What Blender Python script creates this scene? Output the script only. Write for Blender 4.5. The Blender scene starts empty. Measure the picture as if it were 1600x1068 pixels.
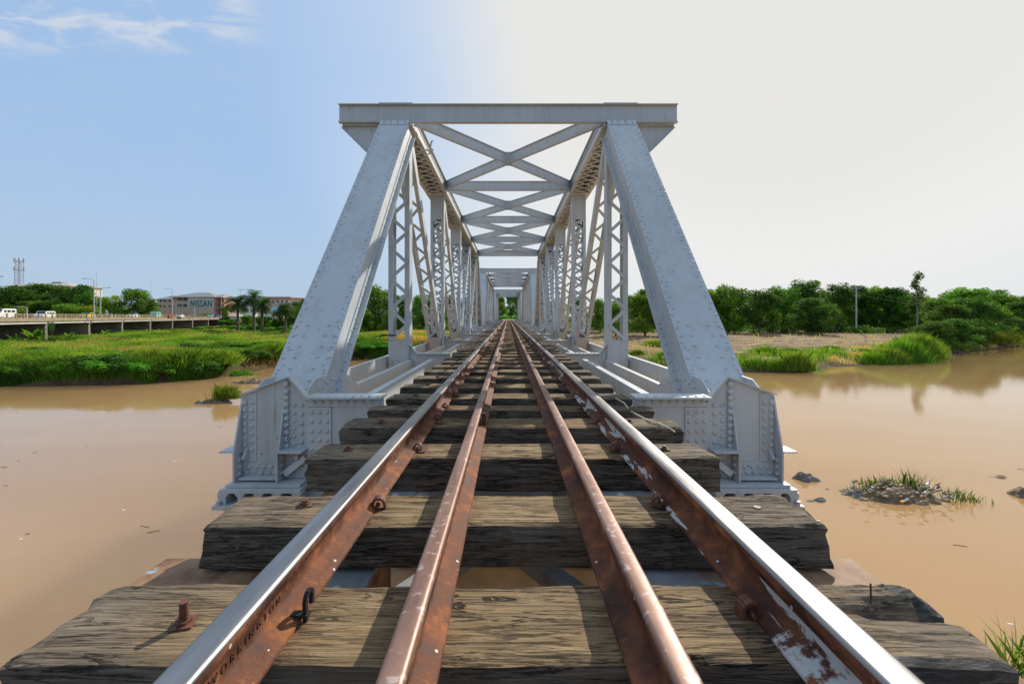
import bpy, bmesh, math, random
import numpy as np
from mathutils import Vector, Matrix, noise
R = math.radians
rng = np.random.default_rng(7)
random.seed(7)
scene = bpy.context.scene
COL = scene.collection

# ------------------------------------------------------------------ camera frame
FPX, VPX, VPY, CAMZ = 631.0, 794.0, 494.0, 0.69
WATER = -5.3
def at(px, py, Y):
    return Vector(((px - VPX) * Y / FPX, Y, CAMZ + (VPY - py) * Y / FPX))
def atz(px, py, z):
    Y = (CAMZ - z) * FPX / (py - VPY)
    return Vector(((px - VPX) * Y / FPX, Y, z))

cam = bpy.data.cameras.new('camera')
camo = bpy.data.objects.new('camera', cam)
COL.objects.link(camo)
camo.location = (0, 0, CAMZ)
camo.rotation_euler = (R(90), 0, 0)
cam.sensor_width = 36
cam.lens = FPX / 1600 * 36
cam.shift_x = (800 - VPX) / 1600
cam.shift_y = -(534 - VPY) / 1600
cam.clip_start = 0.05
cam.clip_end = 6000
scene.camera = camo

# ------------------------------------------------------------------ object helpers
def tag(o, label=None, cat=None, group=None, kind=None):
    if label: o['label'] = label
    if cat: o['category'] = cat
    if group: o['group'] = group
    if kind: o['kind'] = kind
    return o

def empty(name, loc=(0, 0, 0), rz=0):
    o = bpy.data.objects.new(name, None)
    COL.objects.link(o)
    o.location = loc
    o.rotation_euler = (0, 0, rz)
    o.empty_display_size = 0.2
    return o

KIDS = {}
def copy_tree(o, parent=None):
    c = o.copy()
    COL.objects.link(c)
    if parent is not None:
        c.parent = parent
    for ch in KIDS.get(o.name, []):
        d = copy_tree(ch, c)
        KIDS.setdefault(c.name, []).append(d)
    return c

class MB:
    def __init__(s):
        s.v = []; s.f = []; s.m = []; s.s = []
    def add(s, vs, fs, mi=0, smooth=False):
        b = len(s.v)
        s.v.extend(tuple(p) for p in vs)
        for f in fs:
            s.f.append(tuple(b + i for i in f)); s.m.append(mi); s.s.append(smooth)
    def box(s, a, b, mi=0):
        x0, y0, z0 = a; x1, y1, z1 = b
        if x0 > x1: x0, x1 = x1, x0
        if y0 > y1: y0, y1 = y1, y0
        if z0 > z1: z0, z1 = z1, z0
        s.add([(x0,y0,z0),(x1,y0,z0),(x1,y1,z0),(x0,y1,z0),(x0,y0,z1),(x1,y0,z1),(x1,y1,z1),(x0,y1,z1)],
              [(0,3,2,1),(4,5,6,7),(0,1,5,4),(1,2,6,5),(2,3,7,6),(3,0,4,7)], mi)
    def obox(s, o, u, v, w, a, b, mi=0):
        x0, y0, z0 = a; x1, y1, z1 = b
        pts = [(x0,y0,z0),(x1,y0,z0),(x1,y1,z0),(x0,y1,z0),(x0,y0,z1),(x1,y0,z1),(x1,y1,z1),(x0,y1,z1)]
        s.add([o + u*p[0] + v*p[1] + w*p[2] for p in pts],
              [(0,3,2,1),(4,5,6,7),(0,1,5,4),(1,2,6,5),(2,3,7,6),(3,0,4,7)] if u.cross(v).dot(w) > 0 else
              [(0,1,2,3),(7,6,5,4),(4,5,1,0),(5,6,2,1),(6,7,3,2),(7,4,0,3)], mi)
    def bar(s, p, q, w, t, up=(0, 0, 1), mi=0):
        p = Vector(p); q = Vector(q); a = (q - p); L = a.length
        if L < 1e-6: return
        a /= L; up = Vector(up)
        n = up - a * up.dot(a)
        if n.length < 1e-5: n = Vector((1, 0, 0)) - a * a.x
        n.normalize(); u = a.cross(n)
        s.obox(p, u, n, a, (-w/2, -t/2, 0), (w/2, t/2, L), mi)
    def prism(s, poly, axis, a, b, mi=0):
        """poly: 2-D outline; axis 'x' (y,z), 'y' (x,z), 'z' (x,y); extruded from a to b"""
        n = len(poly)
        def P(p, t):
            return (t, p[0], p[1]) if axis == 'x' else (p[0], t, p[1]) if axis == 'y' else (p[0], p[1], t)
        ar = sum(poly[i][0]*poly[(i+1) % n][1] - poly[(i+1) % n][0]*poly[i][1] for i in range(n))
        if a > b: a, b = b, a
        flip = (ar > 0) == (axis == 'y')
        vs = [P(p, a) for p in poly] + [P(p, b) for p in poly]
        lo = list(range(n)); hi = list(range(n, 2*n))
        fs = [tuple(reversed(lo)), tuple(hi)] + [(i, (i+1) % n, n + (i+1) % n, n + i) for i in range(n)]
        if flip: fs = [tuple(reversed(f)) for f in fs]
        s.add(vs, fs, mi)
    def tube(s, pts, rads, n=8, mi=0, caps=True, smooth=True):
        pts = [Vector(p) for p in pts]; m = len(pts); vs = []
        if not hasattr(rads, '__len__'): rads = [rads]*m
        ref = None
        for i in range(m):
            t = (pts[min(i+1, m-1)] - pts[max(i-1, 0)]).normalized()
            if ref is None: ref = Vector((1, 0, 0)) if abs(t.x) < .8 else Vector((0, 1, 0))
            u = (ref - t*ref.dot(t)).normalized(); w = t.cross(u); ref = u
            for k in range(n):
                an = 2*math.pi*k/n
                vs.append(pts[i] + (u*math.cos(an) + w*math.sin(an))*rads[i])
        fs = []
        for i in range(m-1):
            for k in range(n):
                k2 = (k+1) % n
                fs.append((i*n+k, i*n+k2, (i+1)*n+k2, (i+1)*n+k))
        s.add(vs, fs, mi, smooth)
        if caps:
            s.add(vs[:n], [tuple(reversed(range(n)))], mi); s.add(vs[-n:], [tuple(range(n))], mi)
    def rivet(s, p, nrm, r=0.017, mi=0, n=8):
        p = Vector(p); a = Vector(nrm).normalized()
        u = Vector((1, 0, 0)) if abs(a.x) < .8 else Vector((0, 1, 0))
        u = (u - a*u.dot(a)).normalized(); w = a.cross(u)
        vs = []
        for rr, h in ((1, -.1), (.92, .35), (.55, .68)):
            for k in range(n):
                an = 2*math.pi*k/n
                vs.append(p + (u*math.cos(an) + w*math.sin(an))*r*rr + a*h*r)
        vs.append(p + a*.8*r)
        fs = []
        for i in range(2):
            for k in range(n):
                k2 = (k+1) % n
                fs.append((i*n+k, i*n+k2, (i+1)*n+k2, (i+1)*n+k))
        for k in range(n): fs.append((2*n+k, 2*n+(k+1) % n, 3*n))
        s.add(vs, fs, mi, True)
    def xf(s, fn, flip=False):
        s.v = [tuple(fn(p)) for p in s.v]
        if flip: s.f = [tuple(reversed(f)) for f in s.f]
        return s
    def copy(s):
        c = MB(); c.v = list(s.v); c.f = list(s.f); c.m = list(s.m); c.s = list(s.s); return c
    def build(s, name, mats, parent=None, loc=None):
        me = bpy.data.meshes.new(name)
        me.from_pydata(s.v, [], s.f)
        if not isinstance(mats, (list, tuple)): mats = [mats]
        for m in mats: me.materials.append(m)
        me.polygons.foreach_set('material_index', s.m)
        me.polygons.foreach_set('use_smooth', s.s)
        me.update()
        return link(name, me, parent, loc)

def link(name, me, parent=None, loc=None):
    o = bpy.data.objects.new(name, me)
    COL.objects.link(o)
    if parent is not None:
        o.parent = parent
        KIDS.setdefault(parent.name, []).append(o)
    if loc is not None: o.location = loc
    return o

def quads_mesh(name, P, mat, col=None, nv=4):
    """P: (n, nv, 3) float array of separate faces; col: (n,3) colour per face"""
    n = P.shape[0]
    me = bpy.data.meshes.new(name)
    me.vertices.add(n*nv); me.loops.add(n*nv); me.polygons.add(n)
    me.vertices.foreach_set('co', P.reshape(-1).astype(np.float32))
    me.loops.foreach_set('vertex_index', np.arange(n*nv, dtype=np.int32))
    me.polygons.foreach_set('loop_start', np.arange(0, n*nv, nv, dtype=np.int32))
    me.materials.append(mat)
    if col is not None:
        ca = me.color_attributes.new('Hue', 'FLOAT_COLOR', 'POINT')
        c = np.ones((n, nv, 4), np.float32); c[:, :, :3] = col[:, None, :]
        ca.data.foreach_set('color', c.reshape(-1))
    me.update(calc_edges=True)
    return me

# ------------------------------------------------------------------ materials
class NT:
    def __init__(s, name):
        s.mat = bpy.data.materials.new(name); s.mat.use_nodes = True
        s.t = s.mat.node_tree; s.t.nodes.clear()
        s.out = s.n('ShaderNodeOutputMaterial')
    def n(s, typ, **kw):
        x = s.t.nodes.new(typ)
        for k, v in kw.items(): setattr(x, k, v)
        return x
    def l(s, a, b): s.t.links.new(a, b)
    def coord(s, scale=(1, 1, 1), kind='Object', rand=0.0):
        tc = s.n('ShaderNodeTexCoord')
        src = tc.outputs[kind]
        if rand:
            oi = s.n('ShaderNodeObjectInfo')
            va = s.n('ShaderNodeVectorMath', operation='SCALE'); va.inputs[0].default_value = (37, 53, 71)
            s.l(oi.outputs['Random'], va.inputs['Scale'])
            ad = s.n('ShaderNodeVectorMath', operation='ADD')
            s.l(src, ad.inputs[0]); s.l(va.outputs[0], ad.inputs[1]); src = ad.outputs[0]
        mp = s.n('ShaderNodeMapping'); mp.inputs['Scale'].default_value = scale
        s.l(src, mp.inputs['Vector'])
        return mp.outputs[0]
    def noise(s, vec, scale=5, detail=6, rough=.55, dist=0):
        x = s.n('ShaderNodeTexNoise'); x.inputs['Scale'].default_value = scale
        x.inputs['Detail'].default_value = detail; x.inputs['Roughness'].default_value = rough
        x.inputs['Distortion'].default_value = dist
        s.l(vec, x.inputs['Vector'])
        return x.outputs['Fac']
    def ramp(s, fac, stops, interp='LINEAR'):
        x = s.n('ShaderNodeValToRGB'); x.color_ramp.interpolation = interp
        e = x.color_ramp.elements
        while len(e) < len(stops): e.new(.5)
        for i, (p, c) in enumerate(stops):
            e[i].position = p
            e[i].color = (c, c, c, 1) if not hasattr(c, '__len__') else (*c, 1)
        s.l(fac, x.inputs[0])
        return x.outputs[0]
    def mix(s, fac, a, b, mode='MIX'):
        x = s.n('ShaderNodeMix', data_type='RGBA', blend_type=mode)
        for sock, v in ((x.inputs[0], fac), (x.inputs[6], a), (x.inputs[7], b)):
            if isinstance(v, (int, float)): sock.default_value = v
            elif isinstance(v, tuple): sock.default_value = (*v, 1)
            else: s.l(v, sock)
        return x.outputs[2]
    def math(s, op, a, b=0.0, clamp=False):
        x = s.n('ShaderNodeMath', operation=op, use_clamp=clamp)
        for sock, v in ((x.inputs[0], a), (x.inputs[1], b)):
            if isinstance(v, (int, float)): sock.default_value = v
            else: s.l(v, sock)
        return x.outputs[0]
    def sep(s, vec):
        x = s.n('ShaderNodeSeparateXYZ'); s.l(vec, x.inputs[0]); return x.outputs
    def bump(s, h, strength=.3, dist=.01, normal=None):
        x = s.n('ShaderNodeBump'); x.inputs['Strength'].default_value = strength; x.inputs['Distance'].default_value = dist
        s.l(h, x.inputs['Height'])
        if normal is not None: s.l(normal, x.inputs['Normal'])
        return x.outputs[0]
    def bsdf(s, col, rough=.6, metal=0.0, normal=None, spec=.5):
        p = s.n('ShaderNodeBsdfPrincipled')
        for key, v in (('Base Color', col), ('Roughness', rough), ('Metallic', metal), ('Specular IOR Level', spec)):
            if isinstance(v, (int, float)): p.inputs[key].default_value = v
            elif isinstance(v, tuple): p.inputs[key].default_value = (*v, 1)
            else: s.l(v, p.inputs[key])
        if normal is not None: s.l(normal, p.inputs['Normal'])
        s.l(p.outputs[0], s.out.inputs[0])
        return p

def simple(name, col, rough=.6, metal=0, var=.25, scale=3.0, bump=0.0, spec=.5):
    t = NT(name); c = t.coord()
    f = t.noise(c, scale, 5)
    lo = tuple(x*(1-var) for x in col); hi = tuple(min(1, x*(1+var)) for x in col)
    b = t.bump(t.noise(c, scale*6, 4), .4, bump) if bump else None
    t.bsdf(t.ramp(f, [(.3, lo), (.7, hi)]), rough, metal, b, spec)
    return t.mat

def m_steel():
    t = NT('grey_bridge_paint'); c = t.coord()
    big = t.noise(c, .9, 5, .6); sm = t.noise(c, 14, 6, .65)
    vs = t.coord((9, 9, .7)); streak = t.noise(vs, 1.0, 5, .6)
    base = t.ramp(big, [(.3, (.425, .452, .463)), (.7, (.525, .552, .56))])
    base = t.mix(t.ramp(streak, [(.50, 0.0), (.75, .40)]), base, (.30, .295, .28))
    base = t.mix(t.ramp(sm, [(.62, 0.0), (.74, .28)]), base, (.56, .565, .56))
    base = t.mix(t.ramp(t.noise(t.coord((1, 1, .45)), 3.6, 6, .7), [(.58, 0.0), (.72, .32)]), base, (.34, .32, .28))
    sp = t.noise(c, 30, 3, .5); sp2 = t.noise(c, 2.2, 3, .5)
    rust = t.math('MULTIPLY', t.ramp(sp, [(.66, 0.0), (.70, 1.0)]), t.ramp(sp2, [(.48, 0.0), (.60, .95)]))
    base = t.mix(rust, base, (.11, .065, .04))
    weep = t.noise(t.coord((26, 26, 1.1)), 1.0, 4, .6)
    weep = t.math('MULTIPLY', t.ramp(weep, [(.62, 0.0), (.74, .55)]), t.ramp(t.noise(c, 1.3, 3), [(.46, 0.0), (.58, 1.0)]))
    base = t.mix(weep, base, (.20, .13, .08))
    t.bsdf(base, t.ramp(sm, [(.3, .36), (.7, .55)]), 0.0, t.bump(t.noise(c, 22, 4), .12, .004), .5)
    return t.mat

def m_wood(top):
    t = NT('weathered_timber_top' if top else 'tarred_timber_side')
    o = t.coord((1, 1, 1), rand=1)
    ff = t.noise(t.coord((3.2, 95, 95), rand=1), 1.5, 8, .70, .25)
    fmid = t.noise(t.coord((.8, 13, 13), rand=1), 1.6, 7, .62, .9)
    f1 = t.math('ADD', t.math('MULTIPLY', ff, .68), t.math('MULTIPLY', fmid, .32))
    def cracks(sc, k, w, seed):
        n_ = t.noise(t.coord(sc, rand=1), k, 5, .6, .8)
        c_ = t.ramp(n_, [(.5 - 2*w, 0.0), (.5 - w, 1.0), (.5 + w, 1.0), (.5 + 2*w, 0.0)])
        return t.math('MULTIPLY', c_, t.ramp(t.noise(o, seed, 4), [(.40, 0.0), (.52, 1.0)]))
    crack = t.math('MAXIMUM', cracks((.8, 9, 9), 2.2, .009, 2.6), t.math('MULTIPLY', cracks((1.6, 30, 30), 2.0, .014, 4.3), .75))
    blot = t.noise(o, 2.6, 5, .6)
    h = t.math('SUBTRACT', f1, t.math('MULTIPLY', crack, .8))
    if top:
        # tan heartwood bleached to grey at the ends, saw marks across the grain, rust wash beside the rails
        col = t.ramp(f1, [(.36, (.11, .070, .040)), (.46, (.25, .168, .088)), (.56, (.39, .275, .145)), (.68, (.49, .365, .205))])
        tc = t.n('ShaderNodeTexCoord'); x = t.sep(tc.outputs['Object'])[0]
        endg = t.math('SUBTRACT', t.math('MULTIPLY', t.math('ABSOLUTE', x), 2.2), .95)
        endg = t.math('ADD', endg, t.math('MULTIPLY', t.math('SUBTRACT', blot, .5), 2.2), True)
        grey = t.ramp(f1, [(.37, (.07, .055, .042)), (.48, (.18, .148, .11)), (.66, (.32, .272, .205))])
        col = t.mix(t.math('MULTIPLY', endg, .8), col, grey)
        saw = t.noise(t.coord((60, 1.2, 1.2), rand=1), 1.6, 3)
        col = t.mix(t.ramp(saw, [(.45, 0.0), (.7, .28)]), col, (.24, .19, .12))
        oi = t.n('ShaderNodeObjectInfo')
        col = t.mix(t.math('MULTIPLY', oi.outputs['Random'], .55), col, t.mix(1.0, col, (.55, .52, .50), 'MULTIPLY'))
        near = None
        for xr, wd in ((-.50, .11), (.60, .14), (-.187, .09), (.286, .09)):
            d = t.math('ABSOLUTE', t.math('SUBTRACT', x, xr))
            d = t.math('SUBTRACT', 1.0, t.math('DIVIDE', d, wd), True)
            near = d if near is None else t.math('MAXIMUM', near, d)
        near = t.math('MULTIPLY', near, t.ramp(t.noise(o, 9, 5), [(.3, .1), (.65, 1.0)]))
        col = t.mix(near, col, (.15, .075, .038))
        col = t.mix(crack, col, (.03, .024, .018))
        t.bsdf(col, .85, 0, t.bump(h, .8, .012), .25)
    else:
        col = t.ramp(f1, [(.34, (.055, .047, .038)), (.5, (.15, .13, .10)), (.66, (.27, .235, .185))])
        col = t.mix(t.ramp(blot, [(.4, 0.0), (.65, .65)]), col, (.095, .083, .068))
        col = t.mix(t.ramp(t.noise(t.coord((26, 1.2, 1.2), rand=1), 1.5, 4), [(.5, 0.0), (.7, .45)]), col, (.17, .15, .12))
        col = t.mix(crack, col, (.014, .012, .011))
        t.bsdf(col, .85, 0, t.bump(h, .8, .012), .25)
    return t.mat

def m_charred():
    t = NT('charred_timber'); c = t.coord((8, 40, 40)); f = t.noise(c, 2, 8, .7, .6)
    t.bsdf(t.ramp(f, [(.3, (.016, .015, .015)), (.5, (.07, .065, .06)), (.7, (.20, .185, .165))]), .75, 0, t.bump(f, 1.0, .015), .3)
    return t.mat

def m_rust(paint=False, sx=1, tone=1.0):
    t = NT('rusty_rail_with_paint' if paint else 'rusty_rail'); c = t.coord()
    f = t.noise(c, 9, 8, .65); g = t.noise(c, 55, 4, .6); b = t.noise(c, 2.3, 4)
    col = t.ramp(f, [(.36, tuple(x*tone for x in (.045, .018, .011))), (.54, tuple(x*tone for x in (.155, .055, .026))), (.7, tuple(x*tone for x in (.36, .135, .045)))])
    col = t.mix(t.ramp(b, [(.5, 0.0), (.7, .55)]), col, (.12, .06, .045))
    col = t.mix(t.ramp(g, [(.63, 0.0), (.72, .6)]), col, (.38, .16, .05))
    if paint:
        tc = t.n('ShaderNodeTexCoord'); xyz = t.sep(tc.outputs['Object'])
        s1 = t.coord((6, 1.0, 6)); pf = t.noise(s1, 2.1, 5, .6, .3)
        gate = t.math('MULTIPLY', t.ramp(pf, [(.55, 0.0), (.57, 1.0)]), t.ramp(t.noise(c, 24, 8, .72, .15), [(.38, 0.0), (.46, 1.0)]))
        zl = t.math('LESS_THAN', xyz[2], .055)
        near = t.math('GREATER_THAN', t.math('SUBTRACT', .86, t.math('ABSOLUTE', t.math('SUBTRACT', xyz[1], 0.0))), 0)
        nn = t.ramp(t.noise(c, 17, 9, .72, .15), [(.43, 0.0), (.50, 1.0)])
        gate = t.math('MULTIPLY', t.math('MAXIMUM', gate, t.math('MULTIPLY', near, nn)), zl)
        col = t.mix(gate, col, (.50, .52, .50))
    spk = t.n('ShaderNodeTexVoronoi'); spk.inputs['Scale'].default_value = 22
    t.l(c, spk.inputs['Vector'])
    m1 = t.math('LESS_THAN', spk.outputs['Distance'], .09)
    m1 = t.math('MULTIPLY', m1, t.ramp(t.noise(c, 1.7, 3), [(.50, 0.0), (.56, 1.0)]))
    col = t.mix(m1, col, (.62, .60, .57))
    t.bsdf(col, t.ramp(f, [(.3, .6), (.7, .9)]), 0.0, t.bump(t.math('ADD', g, f), .7, .004), .3)
    return t.mat

def m_railhead(shine):
    t = NT('polished_rail_head' if shine else 'worn_guard_rail_head'); c = t.coord((9, .9, 9)); f = t.noise(c, 3, 6, .6); g = t.noise(t.coord(), 40, 4)
    if shine:
        col = t.ramp(f, [(.3, (.22, .215, .215)), (.7, (.37, .36, .355))])
        t.bsdf(col, t.ramp(f, [(.3, .30), (.7, .42)]), .9)
    else:
        col = t.ramp(f, [(.3, (.17, .085, .06)), (.7, (.33, .20, .15))])
        col = t.mix(t.ramp(g, [(.6, 0.0), (.68, .6)]), col, (.5, .42, .38))
        t.bsdf(col, t.ramp(g, [(.3, .38), (.7, .55)]), .35, t.bump(g, .12, .002))
    return t.mat

def m_flange():
    t = NT('rust_stained_flange'); c = t.coord(); x = t.sep(c)[0]
    f = t.noise(c, 7, 7, .65); b = t.noise(c, 2.4, 5)
    rust = t.ramp(f, [(.3, (.10, .05, .03)), (.5, (.28, .16, .09)), (.7, (.42, .27, .16))])
    pa = t.ramp(f, [(.3, (.24, .25, .26)), (.7, (.42, .44, .45))])
    ax = t.math('ABSOLUTE', x)
    g = t.math('ADD', t.math('MULTIPLY', t.math('SUBTRACT', .74, ax), 6.0), t.math('MULTIPLY', t.math('SUBTRACT', b, .5), 5.0), True)
    col = t.mix(g, rust, pa)
    col = t.mix(t.ramp(t.noise(c, 12, 4), [(.64, 0.0), (.68, .8)]), col, (.30, .42, .50))
    t.bsdf(col, .7, 0, t.bump(f, .4, .006), .3)
    return t.mat

def m_leaf(name, base, trans=.35):
    t = NT(name)
    at_ = t.n('ShaderNodeVertexColor'); at_.layer_name = 'Hue'
    oi = t.n('ShaderNodeObjectInfo')
    hs = t.n('ShaderNodeHueSaturation')
    t.l(t.math('ADD', .485, t.math('MULTIPLY', oi.outputs['Random'], .03)), hs.inputs['Hue'])
    t.l(t.math('ADD', .85, t.math('MULTIPLY', oi.outputs['Random'], .3)), hs.inputs['Value'])
    t.l(at_.outputs['Color'], hs.inputs['Color'])
    col = t.mix(1.0, hs.outputs[0], base, 'MULTIPLY')
    d = t.n('ShaderNodeBsdfPrincipled'); d.inputs['Roughness'].default_value = .75; d.inputs['Specular IOR Level'].default_value = .12
    t.l(col, d.inputs['Base Color'])
    tr = t.n('ShaderNodeBsdfTranslucent')
    t.l(t.mix(1.0, col, (1.15, 1.25, .55), 'MULTIPLY'), tr.inputs['Color'])
    mx = t.n('ShaderNodeMixShader'); mx.inputs[0].default_value = trans
    t.l(d.outputs[0], mx.inputs[1]); t.l(tr.outputs[0], mx.inputs[2]); t.l(mx.outputs[0], t.out.inputs[0])
    return t.mat

def m_water():
    t = NT('muddy_river_water'); c = t.coord()
    f = t.noise(t.coord((.03, .07, 1)), 1.0, 5, .55, .6)
    col = t.ramp(f, [(.35, (.385, .222, .090)), (.65, (.455, .28, .128))])
    h = t.math('ADD', t.math('ADD', t.noise(t.coord((.5, 1.1, 1)), 1.6, 4, .5, .4), t.math('MULTIPLY', t.noise(t.coord((1.2, 5.5, 1)), 1.5, 5, .6, 1.2), .35)), t.math('MULTIPLY', t.noise(t.coord((.05, .12, 1)), 1, 3), 1.6))
    p = t.bsdf(col, .03, 0, t.bump(h, .09, .03), .6)
    p.inputs['IOR'].default_value = 1.4
    p.inputs['Subsurface Weight'].default_value = 1.0
    p.inputs['Subsurface Radius'].default_value = (1.0, .9, .7)
    p.inputs['Subsurface Scale'].default_value = 22.0
    p.subsurface_method = 'BURLEY'
    return t.mat

def m_ground():
    t = NT('river_bank_earth'); c = t.coord()
    va = t.n('ShaderNodeVertexColor'); va.layer_name = 'Hue'
    ff = t.noise(c, .9, 8, .65)
    col = t.mix(t.ramp(ff, [(.35, .75), (.65, 0.0)]), va.outputs['Color'], t.mix(1.0, va.outputs['Color'], (.5, .45, .4), 'MULTIPLY'))
    t.bsdf(col, .95, 0, t.bump(ff, .8, .25), .1)
    return t.mat

M = {}
def mats():
    M['steel'] = m_steel()
    M['wood_top'] = m_wood(True); M['wood_side'] = m_wood(False); M['char'] = m_charred()
    M['rust'] = m_rust(); M['rust_paint'] = m_rust(True); M['head'] = m_railhead(True); M['ghead'] = m_railhead(False)
    M['flange'] = m_flange()
    M['dark_steel'] = simple('stained_girder_paint', (.22, .225, .23), .6, var=.5, scale=4)
    M['bolt'] = simple('rusted_bolt', (.13, .05, .028), .65, var=.5, scale=60, bump=.002)
    M['black'] = simple('black_iron', (.02, .018, .017), .6, var=.4, scale=30)
    M['white_rivet'] = simple('white_painted_rivet', (.62, .63, .63), .5, var=.1)
    M['leaf'] = m_leaf('tree_leaves', (1.32, 1.26, 1.1), .42)
    M['blade'] = m_leaf('grass_blades', (1, 1, 1), .4)
    M['bark'] = simple('tree_bark', (.12, .09, .065), .9, var=.4, scale=5, bump=.03)
    M['pale_bark'] = simple('pale_bark', (.30, .24, .18), .9, var=.3, scale=5)
    M['water'] = m_water(); M['ground'] = m_ground()
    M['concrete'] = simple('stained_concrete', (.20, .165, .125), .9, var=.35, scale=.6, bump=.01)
    M['dark_concrete'] = simple('shaded_concrete', (.075, .062, .05), .9, var=.4, scale=.5, bump=.01)  # shade under the road deck put into the colour; the stone wall shares it
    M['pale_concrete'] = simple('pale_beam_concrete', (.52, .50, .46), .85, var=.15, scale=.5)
    M['stone'] = simple('pier_masonry', (.38, .32, .25), .9, var=.35, scale=2.2, bump=.02)
    M['road'] = simple('road_asphalt', (.06, .058, .055), .9, var=.2, scale=.8)
    M['pink_wall'] = simple('pink_render', (.70, .48, .36), .85, var=.12, scale=.3)
    M['cream_wall'] = simple('cream_render', (.65, .56, .42), .85, var=.1, scale=.3)
    M['brown_wall'] = simple('brown_render', (.36, .21, .14), .85, var=.15, scale=.3)
    M['grey_roof'] = simple('grey_roof_sheet', (.26, .24, .235), .7, var=.15, scale=.4)
    M['tan_roof'] = simple('tan_roof_sheet', (.42, .38, .31), .7, var=.12, scale=.3)
    M['glass'] = simple('dark_window_glass', (.03, .035, .04), .15, var=.2)
    M['white_paint'] = simple('white_car_paint', (.78, .78, .76), .3, var=.04)
    M['yellow_paint'] = simple('yellow_car_paint', (.75, .55, .03), .35, var=.05)
    M['teal_paint'] = simple('pale_green_car_paint', (.35, .62, .55), .35, var=.05)
    M['red_paint'] = simple('red_car_paint', (.42, .06, .05), .35, var=.05)
    M['blue_paint'] = simple('blue_car_paint', (.06, .10, .24), .35, var=.05)
    M['tyre'] = simple('tyre_rubber', (.02, .02, .02), .85, var=.2)
    M['lamp'] = simple('lamp_lens', (.7, .7, .65), .2, var=.03)
    M['galv'] = simple('galvanised_steel', (.46, .47, .46), .5, var=.12)
    M['rail_paint'] = simple('faded_parapet_paint', (.27, .21, .125), .8, var=.3, scale=1.5)
    M['wood_pole'] = simple('grey_pole', (.52, .50, .45), .85, var=.2, scale=2)
    M['mast'] = simple('mast_steel', (.30, .28, .28), .6, var=.2)
    M['mast_red'] = simple('mast_red_band', (.38, .18, .15), .6, var=.2)
    M['rock'] = simple('wet_grey_rock', (.17, .155, .135), .8, var=.5, scale=2.5, bump=.04)
    M['debris'] = simple('river_debris', (.20, .145, .085), .9, var=.6, scale=4, bump=.05)
    M['litter'] = simple('white_litter', (.72, .70, .66), .7, var=.15, scale=6)
    M['orange'] = simple('orange_litter', (.55, .16, .04), .7, var=.2, scale=6)
    M['cord'] = simple('pale_cord', (.66, .62, .50), .8, var=.1)
    M['green_sign'] = simple('sign_board', (.55, .54, .47), .7, var=.08)
    M['sign_dark'] = simple('sign_letter_green', (.03, .13, .12), .6, var=.1)
    M['sign_pale'] = simple('sign_letter_pale', (.58, .62, .60), .6, var=.1)
mats()

# ================================================================== TRUSS SPAN (local y = 0 at the near cross girder node)
P = 3.75; NP = 6; L = P*NP; XC = 1.88; Y0 = 3.3; PITCH = 23.55
ST = None

def lattice(name, p0, p1, W, D, fl, half, phases, parent, b0=.3, b1=.25, rivets=True, bar=.055):
    p0 = Vector(p0); p1 = Vector(p1); a = (p1 - p0); Ln = a.length; a.normalize()
    u = Vector((1, 0, 0)); v = u.cross(a)
    m = MB(); t = .011
    for s in (-1, 1):
        m.obox(p0, u, v, a, (s*(W/2 - t), -D/2 + t, 0), (s*W/2, D/2 - t, Ln))
        for q in (-1, 1):
            m.obox(p0, u, v, a, (s*(W/2 - fl), q*(D/2 - t), 0), (s*W/2, q*D/2, Ln))
    for lo, hi in ((0, b0), (Ln - b1, Ln)):
        if hi - lo < .02: continue
        for q in (-1, 1):
            m.obox(p0, u, v, a, (-W/2 + .012, q*D/2, lo), (W/2 - .012, q*(D/2 + .010), hi))
        if rivets:
            k = int((hi - lo)/.085)
            for i in range(k):
                for s in (-1, 1):
                    m.rivet(p0 + u*(s*(W/2 - fl*.5)) + v*(D/2 + .010) + a*(lo + .045 + i*.085), v, .014, n=6)
    o = m.build(name, ST, parent)
    for fi, ph in enumerate(phases):
        lc = MB()
        q = 1 if fi == 0 else -1
        s = ph; z = b0
        while z < Ln - b1 - .02:
            z2 = min(z + half, Ln - b1)
            A = p0 + u*(s*(W/2 - fl*.45)) + v*(q*(D/2 + .006)) + a*z
            B = p0 + u*(-s*(W/2 - fl*.45)) + v*(q*(D/2 + .006)) + a*z2
            off = v*(q*(.0045 if s > 0 else -.0005))
            lc.bar(A + off, B + off, bar, .009, v)
            if rivets and q > 0:
                lc.rivet(A + off + v*.005, v, .013, n=6)
            s = -s; z = z2
        lc.build('lacing', ST, o)
    return o

def mirror_x(m): return m.copy().xf(lambda p: (-p[0], p[1], p[2]), True)
def mirror_y(m): return m.copy().xf(lambda p: (p[0], L - p[1], p[2]), True)

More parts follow.
